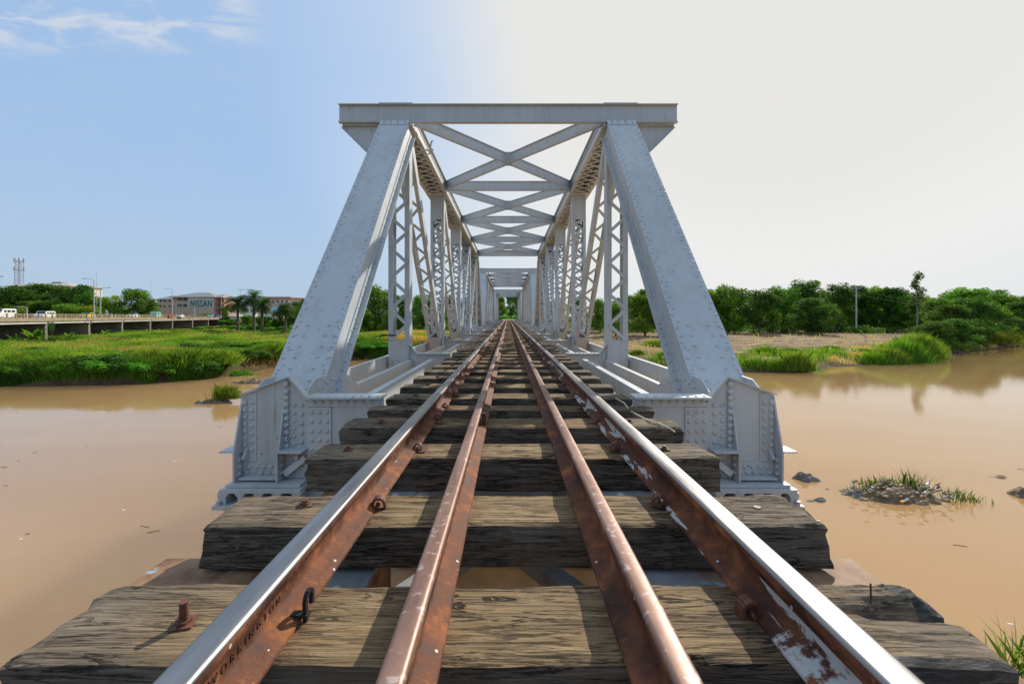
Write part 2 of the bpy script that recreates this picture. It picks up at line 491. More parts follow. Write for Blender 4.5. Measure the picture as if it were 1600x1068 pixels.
def end_post_mb():
    """right-hand near end post; the front cover plate lies in the plane v = 0"""
    m = MB(); lc = MB()
    p0 = Vector((XC, -.20, -.5)); a = Vector((0, .6317, .7752)).normalized(); u = Vector((1, 0, 0)); v = u.cross(a)
    Ln = (3.945 + .5)/a.z; D = .30
    bot = (.14 + .5)/a.z - .02
    # cover plate with a cropped lower edge
    m.obox(p0, u, v, a, (-.245, -.012, bot), (.245, 0, Ln - .14))
    m.add([p0 + u*x + v*y + a*z for y in (-.012, 0) for x, z in ((-.245, bot), (-.13, bot - .10), (.13, bot - .10), (.245, bot))],
          [(0, 1, 2, 3), (7, 6, 5, 4), (0, 4, 5, 1), (1, 5, 6, 2), (2, 6, 7, 3)])
    m.obox(p0, u, v, a, (-.237, -.006, Ln - .15), (.237, .009, Ln))          # top splice plate
    for i in range(4):
        for z in (.045, .105):
            for s in (-1, 1): m.rivet(p0 + u*(-.17 + i*.113) + v*.009 + a*(Ln - z), v, .013)
    for s in (-1, 1):
        m.obox(p0, u, v, a, (s*.197, -D, .1), (s*.211, -.012, Ln))              # web
        m.obox(p0, u, v, a, (s*.211, -D, .1), (s*.285, -D + .013, Ln))          # rear angle, outstanding leg
        m.obox(p0, u, v, a, (s*.211, -D + .013, .1), (s*.223, -D + .08, Ln))
        m.obox(p0, u, v, a, (s*.211, -.09, .1), (s*.222, -.012, Ln - .02))      # front angle
        z = .62; k = 0
        while z < Ln - .2:                                                    # edge rivets of the cover plate
            m.rivet(p0 + u*(s*(.218 if k % 2 else .185)) + a*z, v, .0145)
            z += .085 if z < 1.7 else .075; k += 1
        for k in range(6):                                                    # second rows at the foot
            m.rivet(p0 + u*(s*.105) + a*(bot - .01 + k*.125), v, .016)
            if k: m.rivet(p0 + u*(s*.205) + a*(bot - .02 + k*.125), v, .016)
        z = .66; k = 0
        while z < Ln - .1:
            m.rivet(p0 + u*(s*.25) + v*(-D + .013) + a*z, v, .0155)
            z += .105 if z < 1.6 else (.07 if k % 2 else .40); k += 1
        for z in np.arange(.75, Ln - .3, .16):
            m.rivet(p0 + u*(s*.223) + v*(-D + .045) + a*z, u*s, .012, n=6)
    # rear lacing
    s = 1; z = .8
    while z < Ln - .5:
        lc.bar(p0 + u*(s*.2) + v*(-D - .006) + a*z, p0 + u*(-s*.2) + v*(-D - .006) + a*(z + .3), .055, .01, v)
        z += .3; s = -s
    lc.obox(p0, u, v, a, (-.19, -D - .012, Ln - .5), (.19, -D, Ln - .02))
    return m, lc

def shoe_mb():
    """right-hand near corner: chord gussets, transverse end plate with stiffeners and shelf"""
    m = MB(); yw = -.05
    m.prism([(1.60, .045), (1.74, .205), (2.13, .06), (2.13, -.60), (1.60, -.60)], 'y', yw - .014, yw)
    # edge angles on the two slopes
    m.bar((1.605, yw - .03, .055), (1.735, yw - .03, .208), .06, .012, (-.76, 0, .65))
    m.bar((1.735, yw - .02, .213), (2.135, yw - .02, .068), .05, .010, (.3, 0, .95))
    f = yw - .014
    # tapered stiffeners standing out toward the approach
    m.prism([(f, .06), (f - .09, -.36), (f - .11, -.36), (f - .11, -.60), (f, -.60)], 'x', 1.786, 1.800)
    m.prism([(f, .055), (f - .11, -.36), (f - .11, -.60), (f, -.60)], 'x', 2.120, 2.134)
    m.box((1.60, f - .115, -.372), (1.815, f, -.358)); m.box((2.134, f - .10, -.372), (2.245, f + .04, -.360))
    m.box((1.76, f - .012, -.34), (1.786, f, .03)); m.box((1.800, f - .010, -.34), (1.835, f, .03))
    m.box((2.085, f - .012, -.60), (2.120, f, .03)); m.box((2.015, f - .006, -.47), (2.085, f, .075))
    m.box((1.800, f - .008, -.598), (2.085, f, -.475)); m.box((1.800, f - .09, -.585), (2.10, f - .008, -.572))
    for i in range(10): m.rivet((1.772, f - .012, .15 - i*.062 if i < 2 else .15 - i*.055), (0, -1, 0), 0.0248)
    for i in range(6):
        m.rivet((1.715, f, -.02 - i*.062), (0, -1, 0), 0.0183)
        if i < 5: m.rivet((1.655, f, -.02 - i*.074), (0, -1, 0), 0.0195)
    for i in range(9):
        m.rivet((2.102, f - .012, .0 - i*.056), (0, -1, 0), 0.0195)
        if i < 7: m.rivet((2.05, f - .006, .0 - i*.062), (0, -1, 0), 0.0195)
    for i in range(5):
        for k in range(2): m.rivet((1.835 + i*.058 + .02*k, f - .008, -.51 - .048*k), (0, -1, 0), 0.0195)
    for i in range(3):
        m.rivet((1.800 - .012, f - .05, -.42 - i*.06), (-1, 0, 0), 0.0189)
        m.rivet((1.73, f, -.41 - i*.07), (0, -1, 0), 0.0212); m.rivet((1.655, f, -.40 - i*.06), (0, -1, 0), 0.0189)
        m.rivet((2.120, f - .05, -.44 - i*.055), (-1, 0, 0), 0.0177); m.rivet((2.134, f - .05, -.44 - i*.055), (1, 0, 0), 0.0177)
    m.bar((1.61, f - .03, -.43), (1.76, f - .06, -.55), .05, .012, (0, -1, .2))
    # chord gussets either side of the end post
    for x in (1.655, 2.092):
        m.prism([(yw, -.60), (yw, .02), (.17, .15), (.30, .155), (.62, .17), (.80, .12), (1.15, -.06), (1.15, -.28), (.6, -.60)], 'x', x, x + .013)
        for i in range(7):
            for k in range(2):
                s = -1 if x < 1.9 else 1; px = x if s < 0 else x + .013
                m.rivet((px, .30 + i*.095, .10 - k*.12 - abs(i - 2)*.02), (s, 0, 0), 0.0177)
                m.rivet((px, .05 + k*.07, -.05 - i*.07), (s, 0, 0), 0.0177)
    m.box((1.60, -.20, -.625), (2.17, .62, -.603))
    return m

def bearing_mb():
    m = MB()
    m.box((1.58, -.23, -.655), (2.20, .30, -.628))
    for i, x in enumerate((1.60, 1.75, 1.89, 2.03, 2.155)):
        m.box((x, -.22, -.745), (x + .034, .28, -.655))
        m.prism([(x - .03, -.655), (x + .064, -.655), (x + .034, -.69), (x, -.69)], 'y', -.222, -.18)
    m.box((1.61, .0, -.745), (2.23, .03, -.655))
    m.tube([(2.20, -.18, -.70), (2.20, .24, -.70)], .05, 12)
    m.box((1.55, -.25, -.775), (2.24, .34, -.745))
    for x in (1.62, 2.20): m.tube([(x, -.235, -.745), (x, -.235, -.71)], .018, 6)
    return m

def ibeam_y(m, x0, x1, y, z0, z1, w, t=.014):
    m.box((x0, y - t/2, z0 + t), (x1, y + t/2, z1 - t)); m.box((x0, y - w/2, z0), (x1, y + w/2, z0 + t)); m.box((x0, y - w/2, z1 - t), (x1, y + w/2, z1))

def ibeam(m, A, B, w, h, t=.013):
    A = Vector(A); B = Vector(B); a = (B - A).normalized(); u = Vector((0, 0, 1)).cross(a).normalized(); z = Vector((0, 0, 1)); Ln = (B - A).length
    m.obox(A, u, z, a, (-t/2, -h/2 + t, 0), (t/2, h/2 - t, Ln))
    for s in (-1, 1): m.obox(A, u, z, a, (-w/2, s*(h/2 - t), 0), (w/2, s*h/2, Ln))

def make_span():
    global ST
    ST = M['steel']
    root = empty('truss_span', (0, Y0, 0))
    tag(root, 'nearest grey riveted steel truss span, its sloping end posts close to the camera', 'truss bridge', 'steel truss spans of the railway bridge')
    ep, lc = end_post_mb(); sh = shoe_mb(); be = bearing_mb()
    for far in (0, 1):
        for side in (1, -1):
            g = lambda q: (mirror_y(q) if far else q.copy())
            h = lambda q: (g(q) if side > 0 else mirror_x(g(q)))
            o = h(ep).build('end_post', ST, root); h(lc).build('lacing', ST, o)
            h(sh).build('end_shoe', ST, root)
            h(be).build('bearing', ST, root)
    # portals
    for far in (0, 1):
        m = MB()
        m.box((-2.885, 3.60, 4.004), (2.885, 3.616, 4.290))
        m.box((-2.89, 3.56, 3.990), (2.89, 3.64, 4.004)); m.box((-2.89, 3.56, 4.290), (2.89, 3.74, 4.304))
        for s in (-1, 1):
            m.box((s*1.62, 3.555, 4.304), (s*2.20, 3.775, 4.316))
            for x in np.arange(1.66, 2.19, .075): m.rivet((s*x, 3.56, 3.990), (0, 0, -1), .012, n=6)
        (m if not far else mirror_y(m)).build('portal_beam', ST, root)
        for s in (-1, 1):
            k = MB()
            k.prism([(s*1.95, 3.985), (s*2.86, 3.985), (s*2.86, 3.93), (s*2.32, 3.40), (s*1.95, 3.40)], 'y', 3.66, 3.674)
            k.bar((s*2.865, 3.667, 3.935), (s*2.315, 3.667, 3.395), .09, .012, (s*.7, 0, -.7))
            k.box((s*2.13, 3.62, 3.955), (s*2.84, 3.66, 3.985))
            (k if not far else mirror_y(k)).build('knee_bracket', ST, root)
    # top chords
    for s in (-1, 1):
        m = MB(); ya, yb = 3.625, L - 3.625
        for q in (-1, 1):
            x = s*XC + q*.2
            m.box((x - q*.014, ya, 3.905), (x, yb, 4.260))
            m.box((x, ya, 3.905), (x + q*.075, yb, 3.918)); m.box((x, ya, 3.918), (x + q*.012, yb, 3.98))
            m.box((x, ya, 4.19), (x + q*.012, yb, 4.260))
            for y in np.arange(ya + .1, yb, .15):
                m.rivet((x + q*.012, y, 3.95), (q, 0, 0), .012, n=6); m.rivet((x + q*.012, y, 4.225), (q, 0, 0), .012, n=6)
        m.box((s*XC - .255, ya, 4.260), (s*XC + .255, yb, 4.274))
        for i in range(1, NP):
            m.box((s*XC - .27, P*i - .28, 3.890), (s*XC + .27, P*i + .28, 3.904))
        o = m.build('top_chord', ST, root)
        for ph in (1, -1):
            for i in range(1, NP - 1):
                lcm = MB()
                y = P*i + .28; q = ph
                n = 11; st = (P - .56)/n
                for k in range(n):
                    lcm.bar((s*XC + q*.21, y, 3.897 + ph*.005), (s*XC - q*.21, y + st, 3.897 + ph*.005), .05, .009, (0, 0, 1))
                    y += st; q = -q
                lcm.build('lacing', ST, o)
    # verticals and diagonals
    for s in (-1, 1):
        for i in range(1, NP):
            hang = i in (1, NP - 1)
            if hang: lattice('vertical_post', (s*XC, P*i, -.34), (s*XC, P*i, 3.90), .365, .20, .085, .265, (s,), root, .62, .22)
            else: lattice('vertical_post', (s*XC, P*i, -.34), (s*XC, P*i, 3.89), .352, .23, .075, .19, (s, -s), root, .62, .64)
        for i, j in ((1, 2), (2, 3), (5, 4), (4, 3)):
            dy = .16 if j > i else -.16
            lattice('diagonal', (s*XC, P*j - dy*1.4, -.10), (s*XC, P*i + dy, 3.84), .325, .19, .075, .27, (s,), root, .42, .35)
    # bottom chords
    for s in (-1, 1):
        m = MB(); ya, yb = .62, L - .62
        for x, z0, z1, q in ((2.10, -.22, 0.0, -1), (1.65, -.28, -.055, 1)):
            m.box((s*x, ya, z0), (s*(x + .014), yb, z1))
            m.box((s*(x + .014), ya, z1 - .012), (s*(x + .06), yb, z1)); m.box((s*(x + .014), ya, z0), (s*(x + .06), yb, z0 + .012))
        for y in np.arange(1.2, L - 1, .94):
            m.box((s*1.72, y, -.272), (s*2.09, y + .07, -.262))
        o = m.build('bottom_chord', ST, root)
        for i in range(2, NP - 1):
            g = MB()
            for x in (1.685, 2.063):
                g.prism([(P*i - .45, -.34), (P*i - .45, .02), (P*i - .2, .24), (P*i + .2, .24), (P*i + .45, .02), (P*i + .45, -.34)], 'x', s*x, s*(x + .012))
                for a in range(5):
                    for b in range(4):
                        q = -s if x < 1.9 else s
                        g.rivet((s*(x if x < 1.9 else x + .012), P*i - .3 + a*.15, .15 - b*.11), (q, 0, 0), .013, n=6)
            g.build('gusset_plate', ST, root)
    # stringers and their outer angles
    for s in (-1, 1):
        m = MB(); x = s*.56
        m.box((x - .007, -.04, -.50), (x + .007, L, -.185)); m.box((x - .10, -.04, -.185), (x + .10, L, -.168)); m.box((x - .10, -.04, -.515), (x + .10, L, -.50))
        m.build('stringer', M['dark_steel'], root)
        for i in range(NP):
            m = MB(); ya = P*i + (.10 if i else .16); yb = P*(i + 1) - .17
            m.box((s*1.245, ya, -.20), (s*1.257, yb, -.03)); m.box((s*1.257, ya, -.042), (s*1.325, yb, -.03))
            m.build('edge_angle', ST, root)
    # cross girders
    for i in range(NP + 1):
        m = MB(); y = P*i - .05; f = y - .014
        if i == NP: y = L + .05; f = y
        q = -1 if i < NP else 1
        xe = 1.60 if i in (0, NP) else 1.715
        m.box((-xe, f, -.75), (xe, f + .014, -.175))
        for s in (-1, 1):
            m.box((s*1.0, f + .0005, -.175), (s*xe, f + .0135, .042))
            # flange on the raised ends, splice plate, rivets
            m.box((s*1.0, f - .075, .042), (s*1.60, f + .10, .055)); m.box((s*1.0, f + q*.012 + (.014 if q > 0 else 0), -.03), (s*1.60, f + (.014 if q > 0 else 0), .042))
            fr = f - .012 if q < 0 else f + .026
            for x in np.arange(1.03, 1.60, .065):
                m.rivet((s*x, fr, .005), (0, q, 0), .0165); m.rivet((s*x, f - .045 if q < 0 else f + .06, .055), (0, 0, 1), .014)
            m.box((s*1.415, fr - q*.012, -.50), (s*1.600, fr - q*.002, -.035))
            for a in range(3):
                for b in range(6): m.rivet((s*(1.447 + a*.061), fr - q*.002, -.075 - b*.075), (0, q, 0), .0165)
            if i not in (0, NP):
                m.prism([(s*1.58, .055), (s*1.715, .225), (s*1.715, -.34), (s*1.58, -.34)], 'y', f + .002, f + .012)
                m.bar((s*1.58, f - .02, .06), (s*1.715, f - .02, .23), .07, .011, (-s*.78, 0, .62))
                m.box((s*1.60, fr - q*.010, -.33), (s*1.70, fr - q*.002, .05))
                for a in range(2):
                    for b in range(6): m.rivet((s*(1.628 + a*.05), fr - q*.002, .02 - b*.06), (0, q, 0), .0145)
        m.build('cross_girder', ST, root)
    # top struts and X bracing
    for i in range(2, NP - 1):
        m = MB(); ibeam_y(m, -1.68, 1.68, P*i, 4.045, 4.295, .075)
        m.build('top_strut', ST, root)
    for i in range(1, NP - 1):
        ya, yb = P*i + .06, P*(i + 1) - .06
        if i == 1: ya += .02
        if i == NP - 2: yb -= .02
        yc = (ya + yb)/2
        for sx, yy in ((-1, ya), (1, ya), (-1, yb), (1, yb)):
            d = Vector((sx*1.66, yy - yc, 0)); e = d.normalized()*.075
            m = MB(); ibeam(m, (e.x, yc + e.y, 4.165), (sx*1.66, yy, 4.165), .06, .225)
            m.build('brace_arm', ST, root)
        m = MB(); m.box((-.09, yc - .07, 4.04), (.09, yc + .07, 4.052)); m.box((-.012, yc - .075, 4.052), (.012, yc + .075, 4.285)); m.box((-.09, yc - .07, 4.285), (.09, yc + .07, 4.297))
        m.box((-.055, yc - .06, 4.054), (.055, yc - .05, 4.284))
        m.build('brace_hub', ST, root)
    # light clip on the left chord
    m = MB(); m.tube([(-1.60, 4.55, 3.93), (-1.52, 4.55, 3.88), (-1.50, 4.55, 4.06), (-1.47, 4.55, 4.10)], .018, 6)
    m.tube([(-1.60, 4.75, 3.92), (-1.52, 4.75, 3.95), (-1.50, 4.75, 4.02)], .015, 6)
    m.build('conduit_clip', ST, root)
    return root

span1 = make_span()
def purge(o, names):
    pass
for k, lab in ((1, 'middle grey truss span seen through the nearest one, portal pale blue in the shade'),
               (2, 'farthest grey truss span framing the distant trees at the end of the track')):
    c = copy_tree(span1)
    c.location = (0, Y0 + PITCH*k, 0); c['label'] = lab

# dark strap tied round the left hanger
m = MB()
m.tube([(-2.075, 6.92, .36), (-2.075, 6.93, .37), (-1.98, 6.925, .365), (-1.93, 6.92, .37)], .012, 6)
m.tube([(-2.07, 6.93, .365), (-2.13, 6.90, .37), (-2.20, 6.88, .35), (-2.28, 6.86, .345)], [.012, .022, .012, .006], 6)
tag(m.build('tied_strap', M['black']), 'black strip of cloth tied round the left hanger post low down', 'strap')

# ================================================================== PIERS
def pier(y0, y1, x, label, top=-.78):
    root = empty('bridge_pier', (0, (y0 + y1)/2, 0)); h = (y1 - y0)/2
    tag(root, label, 'pier', 'masonry piers of the railway bridge')
    m = MB(); m.box((-x, -h, WATER - 2.5), (x, h, top - .35)); m.build('shaft', M['stone'], root)
    m = MB(); m.box((-x - .12, -h - .12, top - .35), (x + .12, h + .12, top)); m.build('cap', M['stone'], root)
pier(3.02, 4.1, 1.98, 'pale masonry pier under the near truss bearings')
pier(25.3, 27.3, 2.25, 'masonry pier in the river between the near and middle truss spans')
pier(48.85, 50.85, 2.25, 'masonry pier at the far bank between the middle and farthest truss spans')
pier(72.4, 73.6, 2.25, 'masonry abutment carrying the far end of the farthest truss span')
pier(-9.2, -7.8, 1.9, 'masonry pier under the near end of the approach girders')

# ================================================================== APPROACH GIRDERS
root = empty('plate_girder_span', (0, -2.6, 0))
tag(root, 'rust stained plate girder span carrying the two nearest sleepers', 'girder bridge')
for s in (-1, 1):
    m = MB()
    m.box((s*.45, -5.2, -.178), (s*1.20, 4.02, -.160)); m.box((s*.82, -5.2, -1.25), (s*.838, 5.42, -.182)); m.box((s*.45, 4.02, -.182), (s*.66, 5.35, -.164))
    m.box((s*.66, 4.06, -.186), (s*.90, 5.35, -.168))
    m.box((s*.55, -5.2, -1.27), (s*1.10, 5.42, -1.25))
    for y in np.arange(-5.0, 5.3, .22):
        for x in ((.53, .64, 1.0) if y < 3.9 else (.53,)): m.rivet((s*x, y + .045, -.160), (0, 0, 1), .022 if x < .6 else .02, mi=1)
    m.build('girder', [M['flange'], M['white_rivet']], root)
for y0 in (-3.4, -.9, 1.6, 3.9):
    m = MB()
    m.bar((-.80, y0, -.55), (.80, y0 + 2.2, -.55), .09, .09, (0, 0, 1)); m.bar((-.80, y0 + 2.2, -.66), (.80, y0, -.66), .09, .09, (0, 0, 1))
    m.bar((-.80, y0, -.44), (.80, y0, -.44), .10, .10, (0, 0, 1)); m.bar((-.80, y0, -1.15), (.80, y0, -.50), .07, .07, (0, 1, 0))
    m.build('cross_brace', M['dark_steel'], root)

# ================================================================== SLEEPERS
def sleeper_mesh(x0, x1, y0, y1, zt, h, seed, fine=True, rot=None, skew=0.0):
    """loft of rounded, worn cross-sections along x; slot 0 = bleached top, 1 = tarred sides, 2 = charred"""
    w = y1 - y0; yc = (y0 + y1)/2
    if fine:
        nx = 150
        ys = np.linspace(-.5, .5, 15)*w
        prof = [(y, 0.0) for y in ys] + [(w/2, -z) for z in np.linspace(.1, .9, 7)*h] + [(y, -h) for y in (w/2, 0, -w/2)] + [(-w/2, -z) for z in np.linspace(.9, .1, 7)*h]
    else:
        nx = 16
        prof = [(-w/2, 0), (-w/4, 0), (0, 0), (w/4, 0), (w/2, 0), (w/2, -h*.5), (w/2, -h), (-w/2, -h), (-w/2, -h*.5)]
    ntop = 15 if fine else 5
    n = len(prof); vs = []; bx = (x0 + x1)/2
    off = seed*13.7
    for i in range(nx + 1):
        t = i/nx; xb = x0 + (x1 - x0)*t
        for j, (py, pz) in enumerate(prof):
            v = py/w
            x = xb
            endf = max(0, 1 - min(t, 1 - t)*(x1 - x0)/.05)
            if fine and endf > 0:
                x += (1 if t < .5 else -1)*endf*.022*(noise.noise(Vector((off, py*22, pz*22))) + .3)
            if t > .5: x += skew*(v)*((t - .5)*2)
            edge = max(0, abs(v)*2 - .86)/.14 if pz > -.02 else 0
            wear = noise.noise(Vector((x*5 + off, v*2, 3.3)))
            y = py; z = pz
            if fine:
                z -= edge**2*(.006 + .016*max(0, wear))
                z += .0055*noise.noise(Vector((x*1.6 + off, py*11, pz*11))) + .0035*noise.noise(Vector((x*7 + off, py*55, pz*30)))
                y += (.006*noise.noise(Vector((x*3 + off, 7.7, pz*12))) + .004*noise.noise(Vector((x*12 + off, 1.7, pz*45))))*(1 if abs(v) > .45 else 0)
                if endf > 0: z -= endf**2*.006 if pz > -.01 else 0
            else:
                z += .006*noise.noise(Vector((x*2 + off, py*8, 0)))
                y += .008*noise.noise(Vector((x*2 + off, 5, 0)))
            if rot is not None: x, y, z = rot(x, y, z, v)
            vs.append((x, yc + y, zt + z))
    fs = []; mi = []
    for i in range(nx):
        for j in range(n):
            j2 = (j + 1) % n
            fs.append((i*n + j, i*n + j2, (i + 1)*n + j2, (i + 1)*n + j))
            mi.append(0 if j < ntop - 1 else 1)
    fs = [tuple(reversed(f)) for f in fs]
    fs.append(tuple(range(n))); mi.append(1)
    fs.append(tuple(reversed(range(nx*n, nx*n + n)))); mi.append(1)
    me = bpy.data.meshes.new('sleeper')
    me.from_pydata(vs, [], fs)
    for k in ('wood_top', 'wood_side', 'char'): me.materials.append(M[k])
    if rot is not None:
        for i in range(nx):
            for j in range(n):
                k = i*n + j
                c = [vs[q] for q in fs[k]]; x = sum(q[0] for q in c)/4; y = sum(q[1] for q in c)/4; z = sum(q[2] for q in c)/4
                nz = noise.noise(Vector((x*14, y*14, 2)))*.03
                if (x > .965 + nz*3.5 and y > .952 + nz*.3 and z > -.07) or (x > .60 + nz*2 and y < .825 and -.045 + nz*1.5 < z < -.004):
                    mi[k] = 2
    me.polygons.foreach_set('material_index', mi)
    me.update()
    return me

def bolt_mb(hh=.040, tall=False):
    m = MB()
    m.box((-.021, -.021, 0), (.021, .021, .006))
    m.tube([(0, 0, .006), (0, 0, .013)], .0165, 6, smooth=False)
    m.tube([(0, 0, .013), (0, 0, .013 + hh)], [.0105, .009], 8)
    return m
BOLT = bolt_mb().build('bolt', M['bolt']); STUB = bolt_mb(.008).build('bolt', M['bolt'])
bolt_me, stub_me = BOLT.data, STUB.data
bpy.data.objects.remove(BOLT); bpy.data.objects.remove(STUB)

ORD = 'first second third fourth fifth sixth seventh eighth ninth tenth eleventh twelfth'.split()
SG = 'timber sleepers across the railway bridge'
near = [
 # x0, x1, y0, y1, ztop, h, label
 (-1.012, 1.045, .805, 1.046, 0, .150, 'nearest weathered sleeper with a rotted, charred right end and a tall rusty bolt'),
 (-1.022, 1.070, 1.335, 1.565, 0, .142, 'second sleeper from the camera, overhanging the rust stained girder, short bolt at its left'),
 (-.998, 1.036, 1.973, 2.200, 0, .165, 'third sleeper from the camera, just in front of the riveted bearing shoes'),
 (-1.056, 1.095, 2.520, 2.750, 0, .155, 'fourth sleeper from the camera, with pale cord trailing across its right end'),
 (-1.048, 1.089, 2.985, 3.130, 0, .150, 'fifth sleeper from the camera, tucked against the near end cross girder'),
 (-1.03, 1.04, 3.41, 3.63, 0, .150, 'first sleeper beyond the near end cross girder'),
]
def s1_rot(x, y, z, v):
    # right end: back strip lifts and breaks off, a split opens towards the end
    if x > .72:
        k = min(1, (x - .72)/.30)
        n1 = noise.noise(Vector((x*11, 4.0, 0)))*.012
        d = abs(v*.241 - (.035 + n1))
        if z > -.06: z -= max(0, 1 - d/(.012 + .020*k))*.055*min(1, k*2)
        if v > .25:
            z += .004*k*(1 + 2.5*noise.noise(Vector((x*26, v*14, 1)))) - (.03*max(0, (x - 1.0)/.05) if x > 1.0 else 0)
            if x > .93: z += .010*noise.noise(Vector((x*60, v*40, 3)))
        if v < .22 and z > -.02: z -= .012*k
    return x, y, z
def add_bolt(o, x, y, me, rz=0, tilt=0):
    b = link('bolt', me, o); b.location = (x, y, 0); b.rotation_euler = (tilt, tilt*.6, rz)
for i, (x0, x1, y0, y1, zt, h, lab) in enumerate(near):
    me = sleeper_mesh(x0, x1, y0, y1, zt, h, i + 1, True, s1_rot if i == 0 else None, .05 if i == 0 else random.uniform(-.02, .02))
    o = link('sleeper', me); tag(o, lab, 'railway sleeper', SG)
    if i == 0:
        add_bolt(o, -.727, .905, bolt_me, .3, .04)
        mm = MB(); mm.tube([(.885, .985, -.01), (.884, .985, .040)], .0022, 6); mm.build('nail', M['bolt'], o)
    elif i == 1:
        add_bolt(o, -.742, 1.475, stub_me, .5, .1)
        mm = MB(); mm.tube([(.90, 1.46, -.004), (.90, 1.46, .0025)], [.016, .013], 8); mm.build('bolt', M['black'], o)
    else:
        add_bolt(o, .80 + random.uniform(-.03, .03), y0 + .12, stub_me, .4, .06); add_bolt(o, -.80 + random.uniform(-.03, .03), y0 + .11, stub_me, .1, -.05)

fm = [sleeper_mesh(-1.04, 1.06, -.112, .112, 0, .15, 20 + k, False) for k in range(5)]
def far_sleeper(Y, lab, fine=False, k=0):
    if fine:
        a = random.uniform(-.03, .03)
        me = sleeper_mesh(-1.04 + a, 1.055 + a, -.112, .112, random.uniform(-.01, .006), .15, 30 + k, True, None, random.uniform(-.02, .02))
    else: me = random.choice(fm)
    o = link('sleeper', me); o.location = (random.uniform(-.03, .03) if not fine else 0, Y + .112, 0)
    o.rotation_euler = (0, 0, random.uniform(-.012, .012)); tag(o, lab, 'railway sleeper', SG)
    if Y < 12:
        for x in (-.80, .80): add_bolt(o, x + random.uniform(-.03, .03), random.uniform(-.04, .03), stub_me, random.random(), random.uniform(-.08, .08))
    return o
PAN = ['the near end portal', 'the first cross girder beyond the portal', 'the second cross girder beyond the portal', 'the middle cross girder of the near truss span', 'the fourth cross girder beyond the portal', 'the fifth cross girder beyond the portal']
for s in range(3):
    for k in range(44):
        if s == 2 and k > 41: break
        Y = Y0 + PITCH*s + .11 + .536*k + random.uniform(-.02, .02)
        if s == 0:
            if k == 0: continue
            pan, q = divmod(k, 7)
            if pan > 5: lab = 'timber sleeper on the pier between the near and middle truss spans'
            elif pan < 3:
                lab = ('%s sleeper past %s of the near truss span' % (ORD[q], PAN[pan])) if pan else '%s sleeper past the near end cross girder, inside the truss' % ORD[q]
            else: lab = 'one of the distant sleepers past %s' % PAN[pan].replace(' of the near truss span', '')
        else: lab = 'distant timber sleeper inside the %s truss span' % ('middle' if s == 1 else 'farthest')
        far_sleeper(Y, lab, s == 0 and k < 9, k)
# ================================================================== RAILS
def rail_profile(h, hw, fw, hh=.036, web=.014):
    a = hw/2; f = fw/2; w = web/2
    right = [(a - .010, h), (a - .004, h - .002), (a, h - .008), (a - .001, h - hh + .008), (w + .006, h - hh - .006), (w, h - hh - .014), (w, .034), (w + .006, .026), (f*.72, .016), (f - .004, .010), (f, .006), (f, 0)]
    return right + [(-x, z) for x, z in reversed(right)]
def rail(name, x, y0, y1, h, hw, fw, mats_, label, group, n=1):
    pr = rail_profile(h, hw, fw); k = len(pr); m = MB()
    ysr = [y0] + [y for y in (.4, 1, 2, 4, 8, 16, 32, 48) if y0 < y < y1] + [y1]
    for i in range(len(ysr) - 1):
        vs = [(px, ysr[i], pz) for px, pz in pr] + [(px, ysr[i + 1], pz) for px, pz in pr]
        for j in range(k):
            j2 = (j + 1) % k
            top = j in (0, 1, k - 1, k - 2, k - 3) and (pr[j][1] > h - .009 and pr[j2][1] > h - .009)
            m.add([vs[j], vs[j2], vs[k + j2], vs[k + j]], [(0, 1, 2, 3)], 0 if top else 1, False)
    m.add([(px, y0, pz) for px, pz in pr], [tuple(range(k))], 1); m.add([(px, y1, pz) for px, pz in pr], [tuple(reversed(range(k)))], 1)
    me_o = m.build(name, mats_)
    bm = bmesh.new(); bm.from_mesh(me_o.data); bmesh.ops.remove_doubles(bm, verts=bm.verts, dist=1e-5)
    bmesh.ops.recalc_face_normals(bm, faces=bm.faces)
    for e in bm.edges:
        e.smooth = not (len(e.link_faces) == 2 and e.calc_face_angle(0) > R(50))
    for f in bm.faces: f.smooth = len(f.verts) == 4
    bm.to_mesh(me_o.data); bm.free()
    me_o.location.x = x
    return tag(me_o, label, 'rail', group)
RG = 'running rails'; GG = 'inner guard rails'
YE = 76.0
rl = rail('running_rail', -.527, -3, YE, .12, .064, .118, [M['head'], M['rust']], 'left running rail, polished top above orange rust web with embossed lettering', RG)
rr = rail('running_rail', .621, -3, YE, .12, .066, .120, [M['head'], M['rust_paint']], 'right running rail, glaring polished top, flaking white paint on its foot', RG)
gl = rail('guard_rail', -.187, -3, 2.705, .116, .048, .108, [M['ghead'], M['rust']], 'left brown guard rail nearest the camera, up to the open joint', GG)
gl2 = rail('guard_rail', -.187, 2.717, YE, .116, .048, .108, [M['ghead'], M['rust']], 'left brown guard rail beyond the open joint, running into the distance', GG)
gr = rail('guard_rail', .286, -3, YE, .116, .048, .108, [M['ghead'], M['rust']], 'right brown guard rail flecked with white spots', GG)
# joint plate
m = MB(); m.box((.012, 2.45, .03), (.024, 2.70, .075)); m.box((.024, 2.50, .02), (.05, 2.53, .09)); m.box((-.024, 2.45, .03), (-.012, 2.70, .075))
m.build('joint_plate', M['bolt'], gl)
